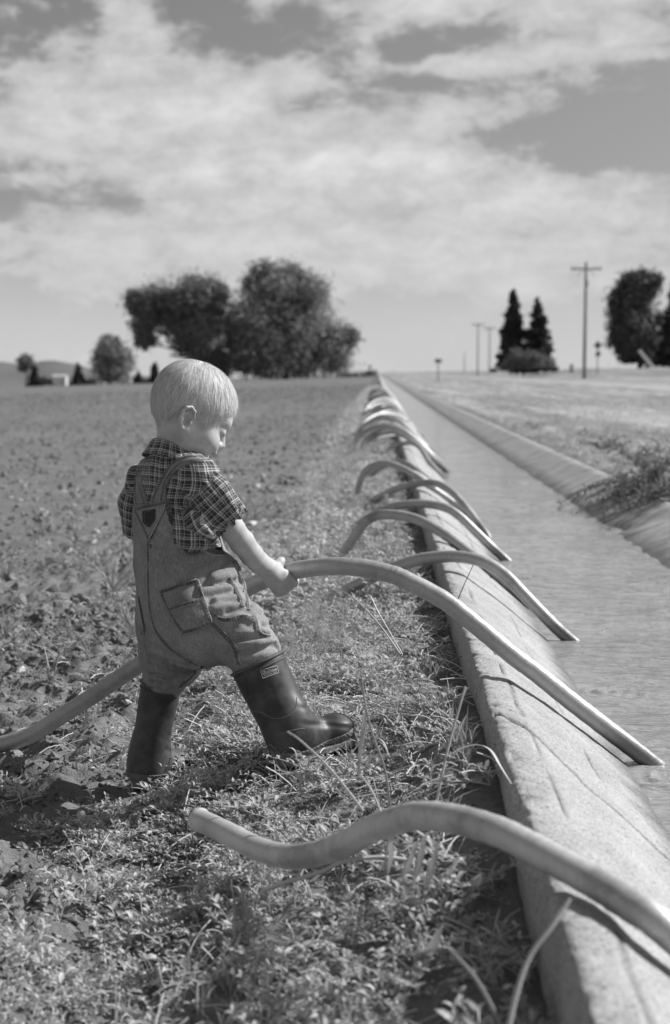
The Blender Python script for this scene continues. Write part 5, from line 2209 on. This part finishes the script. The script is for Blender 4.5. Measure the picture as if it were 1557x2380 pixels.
def scatter(name, protos, xy, scale, idx=None, lift=0.0, tilt=.15):
    """one object that repeats the given small shapes over the ground (ditch coordinates)"""
    col = bpy.data.collections.new(name + '_shapes')
    for i, o in enumerate(protos):
        o.name = '%s_%02d' % (name, i)
        col.objects.link(o)
    n = len(xy)
    z = ground_z(xy[:, 0], xy[:, 1]) + lift
    me = bpy.data.meshes.new(name)
    me.vertices.add(n)
    me.vertices.foreach_set('co', to_world(xy[:, 0], xy[:, 1], z).astype(np.float32).ravel())
    rot = np.stack([rng.normal(size=n) * tilt, rng.normal(size=n) * tilt, rng.uniform(0, 6.283, n)], -1)
    for nm, ty, arr, key in (('rot', 'FLOAT_VECTOR', rot, 'vector'), ('scl', 'FLOAT', scale, 'value'),
                             ('idx', 'INT', rng.integers(0, len(protos), n) if idx is None else idx, 'value')):
        a = me.attributes.new(nm, ty, 'POINT')
        a.data.foreach_set(key, np.asarray(arr, np.int32 if ty == 'INT' else np.float32).ravel())
    o = bpy.data.objects.new(name, me)
    COL.objects.link(o)
    t = bpy.data.node_groups.new(name + '_spread', 'GeometryNodeTree')
    t.interface.new_socket('Geometry', in_out='INPUT', socket_type='NodeSocketGeometry')
    t.interface.new_socket('Geometry', in_out='OUTPUT', socket_type='NodeSocketGeometry')
    gi, go = t.nodes.new('NodeGroupInput'), t.nodes.new('NodeGroupOutput')
    ip = t.nodes.new('GeometryNodeInstanceOnPoints')
    ci = t.nodes.new('GeometryNodeCollectionInfo')
    ci.inputs['Collection'].default_value = col
    ci.inputs['Separate Children'].default_value = True
    ci.inputs['Reset Children'].default_value = True

    def named(nm, ty):
        q = t.nodes.new('GeometryNodeInputNamedAttribute')
        q.data_type = ty
        q.inputs['Name'].default_value = nm
        return q.outputs['Attribute']
    er = t.nodes.new('FunctionNodeEulerToRotation')
    t.links.new(named('rot', 'FLOAT_VECTOR'), er.inputs[0])
    t.links.new(gi.outputs[0], ip.inputs['Points'])
    t.links.new(ci.outputs[0], ip.inputs['Instance'])
    ip.inputs['Pick Instance'].default_value = True
    t.links.new(named('idx', 'INT'), ip.inputs['Instance Index'])
    t.links.new(er.outputs[0], ip.inputs['Rotation'])
    t.links.new(named('scl', 'FLOAT'), ip.inputs['Scale'])
    t.links.new(ip.outputs[0], go.inputs[0])
    md = o.modifiers.new('spread', 'NODES')
    md.node_group = t
    return tag(o, kind='stuff')


def region(n, x0, x1, y0, y1, dens=None, ypow=1.0):
    """random points, thinned by a density function"""
    out = []
    got = 0
    while got < n:
        m = n * 3
        x = rng.uniform(x0, x1, m)
        y = y0 + (y1 - y0) * rng.uniform(0, 1, m) ** ypow
        k = np.ones(m, bool) if dens is None else rng.uniform(0, 1, m) < dens(x, y)
        out.append(np.stack([x, y], -1)[k])
        got += k.sum()
    return np.vstack(out)[:n]


def away(xy, pts, r):
    k = np.ones(len(xy), bool)
    w = to_world(xy[:, 0], xy[:, 1], xy[:, 0] * 0)
    for p in pts:
        k &= np.hypot(w[:, 0] - p[0], w[:, 1] - p[1]) > r
    return xy[k]


FEET = [bR.heel * .75 + bR.toe * .25, bR.heel * .45 + bR.toe * .55, bL.heel, bL.heel * .5 + bL.toe * .5, bR.toe, bL.toe, bL.heel + np.array([.0, -.06, 0]), bL.heel + np.array([.06, -.05, 0]), bL.heel + np.array([.02, -.11, 0]), bL.heel + np.array([.11, -.02, 0])]
w_low = [mat_plant(8, .075, .016, .0108, .0090, [M_WEED, M_GRASS]) for _ in range(6)]
w_up = [mat_plant(6, .055, .034, .0150, .0100, [M_WEED, M_GRASS]) for _ in range(4)]


def dens_bank(x, y):
    e = smooth(-.62, -.36, x + .16 * (vnoise(x * 4, y * 4, 201) - .5)) * smooth(.205, .10, x + .05 * vnoise(x * 9, y * 9, 203))
    bare = smooth(.38, .50, .6 * vnoise(x * 4.2 + 3, y * 4.2, 207) + .4 * vnoise(x * 13, y * 13, 209))
    return np.clip(e * (1 - .88 * bare), 0, 1)


xy = region(1350, -.75, .195, 1.25, 4.6, dens_bank)
xy = away(xy, FEET, .05)
w_big = [mat_plant(5, .07, .028, .0175, .013, [M_WEED, M_STRAW]) for _ in range(3)]
scatter('bank_weeds', w_low + w_up + w_big, xy, rng.uniform(.5, 1.3, len(xy)))
xy = np.array([[-.02, 2.66], [-.07, 2.72], [.03, 2.74], [-.13, 2.70], [.0, 2.83], [-.24, 2.86], [-.41, 2.70], [.05, 2.80]])
scatter('weeds_against_the_boots', w_low + w_up, xy, np.array([.7, .8, .6, .7, .5, .6, .5, .6]))
xy = region(2600, -.8, .19, 4.4, 16, dens_bank, 1.3)
scatter('far_bank_weeds', [mat_plant(6, .08, .05, .024, .016, [M_WEED, M_GRASS]) for _ in range(4)], xy, rng.uniform(.7, 1.3, len(xy)))
xy = region(2600, -1.0, .19, 15, 70, dens_bank, 1.5)
scatter('distant_bank_weeds', [mat_plant(4, .11, .06, .05, .035, [M_WEED, M_GRASS]) for _ in range(3)], xy, rng.uniform(.8, 1.6, len(xy)))


def dens_front(x, y):
    near = smooth(2.75, 2.3, y + .15 * x) * smooth(-.30, -.5, x)
    return near * (.05 + .95 * smooth(.44, .58, vnoise(x * 4.5, y * 4.5, 211)))


xy = region(400, -1.35, -.35, 1.25, 2.8, dens_front)
scatter('foreground_weeds', [mat_plant(8, .07, .022, .015, .010, [M_WEED, M_GRASS]) for _ in range(5)], xy, rng.uniform(.5, 1.1, len(xy)))
xy = region(460, -.50, .17, 1.3, 6.0, lambda x, y: smooth(-.5, -.1, x))
xy = away(xy, FEET, .05)
scatter('thin_grass', [tuft(8, .055, .0028, [M_GRASS]) for _ in range(4)], xy, rng.uniform(.6, 1.4, len(xy)))
xy = region(720, -1.3, .17, 1.3, 5.5, lambda x, y: .15 + .85 * smooth(-.55, -.2, x))
scatter('straw_litter', [straw_bits(6, .065, [M_STRAW]) for _ in range(5)], xy, rng.uniform(.6, 1.3, len(xy)))
xy = region(420, -.40, .12, 3.1, 7.5, lambda x, y: smooth(.40, .55, vnoise(x * 3, y * 1.5, 221)))
xy = away(xy, FEET, .10)
scatter('feathery_weeds', [feather([M_FEATHER]) for _ in range(4)], xy, rng.uniform(.30, .75, len(xy)))
xy = region(130, -.4, .0, 7.5, 24, None, 1.3)
scatter('far_feathery_weeds', [feather([M_FEATHER], .18) for _ in range(3)], xy, rng.uniform(.6, 1.2, len(xy)))

# clods and stones over the ploughed soil
clods = [clod(1.0, M_CLOD, .72, i) for i in range(8)]
xy = region(7000, -1.7, -.28, 1.3, 5.2, lambda x, y: smooth(-.22, -.5, x + .1 * vnoise(x * 6, y * 6, 231)) * (.25 + .75 * smooth(.4, .6, vnoise(x * 5, y * 5, 233))))
sc = .004 + .020 * rng.uniform(0, 1, len(xy)) ** 4
xy2 = away(xy, FEET, .04)
scatter('soil_clods', clods, xy2, sc[:len(xy2)], lift=-.2 * sc[:len(xy2)], tilt=.5)
xy = region(6500, -9, -.5, 5.0, 30, lambda x, y: smooth(-.5, -.8, x) * (np.abs(x) < y * .4 + 1.0), 1.7)
scatter('far_soil_clods', [clod(1.0, M_CLOD, .72, 20 + i) for i in range(4)], xy, .010 + .034 * rng.uniform(0, 1, len(xy)) ** 4, lift=-.004, tilt=.5)
xy = region(3200, -1.5, .18, 1.3, 5.0, lambda x, y: .6 + .4 * smooth(-.2, -.5, x))
scatter('soil_crumbs', [clod(1.0, M_CLOD, .8, 30 + i) for i in range(4)], xy, .003 + .007 * rng.uniform(0, 1, len(xy)) ** 3, lift=.002, tilt=.8)
xy = region(330, -5, -.25, 1.5, 12, None, 1.4)
scatter('pale_stones', [clod(1.0, M_STONE, .55, 40 + i) for i in range(4)], xy, (.006 + .014 * rng.uniform(0, 1, len(xy)) ** 3) * np.clip(xy[:, 1] / 4, .8, 2), lift=.004, tilt=.3)

# young plants out in the field
xy = region(300, -2.2, -.45, 2.9, 6.5, lambda x, y: (.3 + .7 * smooth(.45, .6, vnoise(x * 3, y * 3, 241))) * smooth(2.9, 3.4, y))
scatter('field_seedlings', [mat_plant(5, .05, .035, .020, .012, [M_WEEDD, M_GRASS]) for _ in range(4)], xy, rng.uniform(.5, 1.2, len(xy)))
xy = region(7500, -30, -.6, 6, 90, lambda x, y: (np.abs(x) < y * .40) * (.4 + .6 * smooth(.4, .6, vnoise(x * 1.5, y * 1.0, 243))), 1.6)
scatter('far_field_seedlings', [mat_plant(4, .07, .05, .045, .03, [M_WEEDD, M_GRASS]) for _ in range(4)], xy, rng.uniform(.6, 1.3, len(xy)) * np.clip(xy[:, 1] / 25, 1, 2.4))
xy = region(60, -1.9, -.5, 3.6, 9, None)
scatter('field_grass', [tuft(12, .17, .006, [M_WEEDD], .9) for _ in range(3)], xy, rng.uniform(.5, 1.2, len(xy)))

# dry verge beyond the channel
xy = region(3200, 1.56, 9.5, 3.5, 40, lambda x, y: .2 + .8 * smooth(.42, .6, vnoise(x * 1.3, y * .7, 251)), 1.3)
scatter('verge_stubble', [tuft(8, .07, .006, [M_STRAW], 1.2) for _ in range(4)], xy, rng.uniform(.5, 1.5, len(xy)))
xy = region(260, 1.52, 2.4, 3.0, 18, None, 1.2)
scatter('verge_weeds', [mat_plant(7, .09, .05, .022, .013, [M_WEED, M_GRASS]) for _ in range(3)], xy, rng.uniform(.5, 1.4, len(xy)))


# ------------------------------------------------------------------ plants that stand out one by one
def single(name, label, cat, base, group=None):
    r = bpy.data.objects.new(name, None)
    COL.objects.link(r)
    r.location = base
    return tag(r, label, cat, group)


def stalk(pts, w, label, blades=(), mat=None, group=None, seed_head=False):
    """pts: (px, py, zc) up the stalk from the ground"""
    wp = np.array([P(*p) for p in pts])
    r = single('grass_stalk', label, 'grass stalk', wp[0], group)
    b = PB()
    b.stem(catmull(wp, 6) - wp[0], w * 1.5, w * 1.0)
    b.build('stem', [mat or M_STRAW], True, r)
    for bp, bwid in blades:
        q = np.array([P(*p) for p in bp]) - wp[0]
        b = PB()
        b.blade(catmull(q, 6), bwid * 1.3)
        b.build('leaf', [mat or M_STRAW], True, r)
    return r


GS = 'dry grass stalks by the channel wall'
stalk([(1010, 1885, 2.28), (1030, 1790, 2.29), (1048, 1715, 2.30), (1082, 1595, 2.31)], .0020, 'straight dry stalk with one arching leaf that reaches over the concrete edge',
      [([(1043, 1756, 2.30), (1075, 1740, 2.28), (1110, 1732, 2.25), (1140, 1745, 2.2), (1165, 1785, 2.14), (1195, 1832, 2.1)], .006)], None, GS)
stalk([(908, 1885, 2.35), (895, 1790, 2.35), (868, 1712, 2.35), (850, 1640, 2.36), (838, 1555, 2.37)], .0018, 'pale stalk bending left above the raised toe of the boot',
      [([(850, 1650, 2.36), (846, 1700, 2.35), (838, 1750, 2.33), (832, 1810, 2.31)], .010), ([(870, 1712, 2.35), (890, 1725, 2.33), (905, 1760, 2.31)], .005)], M_GRASS, GS)
stalk([(845, 1885, 2.2), (770, 1790, 2.24), (700, 1722, 2.27), (668, 1700, 2.28)], .0018, 'thin stalk slanting left across the sole of the front boot', [], None, GS)
stalk([(905, 1945, 2.15), (870, 1850, 2.17), (838, 1800, 2.18)], .0015, 'short stalk leaning against the hump of the nearest tube', [], None, GS)
stalk([(1175, 2420, 1.45), (1200, 2310, 1.46), (1232, 2222, 1.47), (1285, 2150, 1.48), (1325, 2088, 1.49)], .0024, 'thick jointed dry stalk standing in front of the channel wall in the foreground',
      [([(1290, 2140, 1.48), (1308, 2118, 1.48), (1326, 2090, 1.48)], .006)], None, GS)
stalk([(1185, 2420, 1.5), (1110, 2280, 1.52), (1040, 2200, 1.54)], .0022, 'dark bent stalk in the shade at the foot of the wall', [], M_GRASS, GS)
stalk([(960, 2275, 1.78), (1000, 2215, 1.77), (1028, 2152, 1.76)], .002, 'broad pale blade sticking up below the nearest tube',
      [([(962, 2270, 1.78), (990, 2225, 1.76), (1015, 2180, 1.75), (1030, 2148, 1.75)], .010)], None, GS)
stalk([(845, 1430, 3.0), (858, 1385, 3.0), (880, 1425, 2.95), (935, 1520, 2.9)], .0012, 'wispy branched stem curving below the held tube', [], None, GS)
stalk([(930, 1520, 2.95), (880, 1450, 3.0), (820, 1388, 3.05), (770, 1362, 3.08)], .0016, 'bright straw leaning up to the left under the held tube', [], None, GS)
stalk([(1063, 1395, 3.62), (1080, 1355, 3.6), (1100, 1312, 3.58)], .0012, 'dark twig rising over the wall beside the second tube', [], M_BARK, GS)
stalk([(608, 2072, 2.06), (660, 2052, 2.02), (735, 2030, 1.97), (800, 2003, 1.95), (880, 1992, 1.95), (960, 2000, 1.93)], .0026, 'long broken straw lying under the nearest tube', [], None, GS)
stalk([(521, 1150, 2.785), (534, 1128, 2.79), (548, 1103, 2.795)], .0013, 'short stem of straw sticking out by the sleeve of the child', [], None)
for k, (x0, y0, x1, y1) in enumerate([(930, 2050, 965, 1965), (960, 2060, 985, 1950), (985, 2080, 1015, 1970), (900, 2030, 905, 1955), (1010, 2070, 1062, 2000)]):
    stalk([(x0, y0, 1.93), ((x0 + x1) / 2 - 6, (y0 + y1) / 2, 1.92), (x1, y1, 1.91)], .0012, 'pale dry grass blade in the clump under the hump of the nearest tube',
          [([(x0, y0, 1.93), ((x0 + x1) / 2 + 5, (y0 + y1) / 2, 1.92), (x1 + 4, y1 - 6, 1.9), (x1 + 22, y1 + 12, 1.9)], .006)], None, 'grass blades under the nearest tube')


def bank_weed(px, py, r, n, label, hang=0.0):
    c = on_z(px, py, .19)
    root = single('weed_bush', label, 'weed', c, 'weeds on the far channel bank')
    b, st = PB(), PB()
    for k in range(n):
        a = rng.uniform(0, 2 * math.pi)
        t = np.linspace(0, 1, 6)
        l = r * rng.uniform(.5, 1.25)
        up = rng.uniform(.1, .8) * (1 - .5 * hang)
        x, y = math.cos(a) * l * t, math.sin(a) * l * t
        x = x - hang * l * 1.3 * t
        z = l * up * np.sin(t * 2.2) + .01 - np.maximum(0, -x - .05) * .42 * (hang > 0)
        pts = np.stack([x, y - hang * l * .3 * t, z], -1)
        st.stem(pts, .0024, .0009)
        for i in range(22):
            q = rng.uniform(.15, 1)
            p = np.array([np.interp(q, t, pts[:, j]) for j in range(3)])
            s = rng.uniform(.014, .034)
            b.leaf(p, unit(rv() + np.array([0, 0, .4])), rv(), s, s * .26, .2)
    b.build('foliage', [M_WEEDK], True, root)
    st.build('stem', [M_WEEDK], True, root)


M_WEEDK = mat_leaf('bank_weed_leaves', .07, .36, .2, .6)
bank_weed(1398, 1050, .24, 24, 'small dark weed standing alone on the far bank')
bank_weed(1475, 1088, .22, 20, 'loose weed between the small lone one and the big hanging one')
bank_weed(1540, 1108, .28, 46, 'upright weed at the right edge behind the big hanging one')
bank_weed(1518, 1138, .27, 110, 'big tangled weed hanging down the broken lining into the water', .6)
bank_weed(1575, 1160, .25, 70, 'weed cut by the right edge on top of the broken lining', .5)
bank_weed(1240, 1000, .14, 9, 'tiny weed clump farther along the far bank')
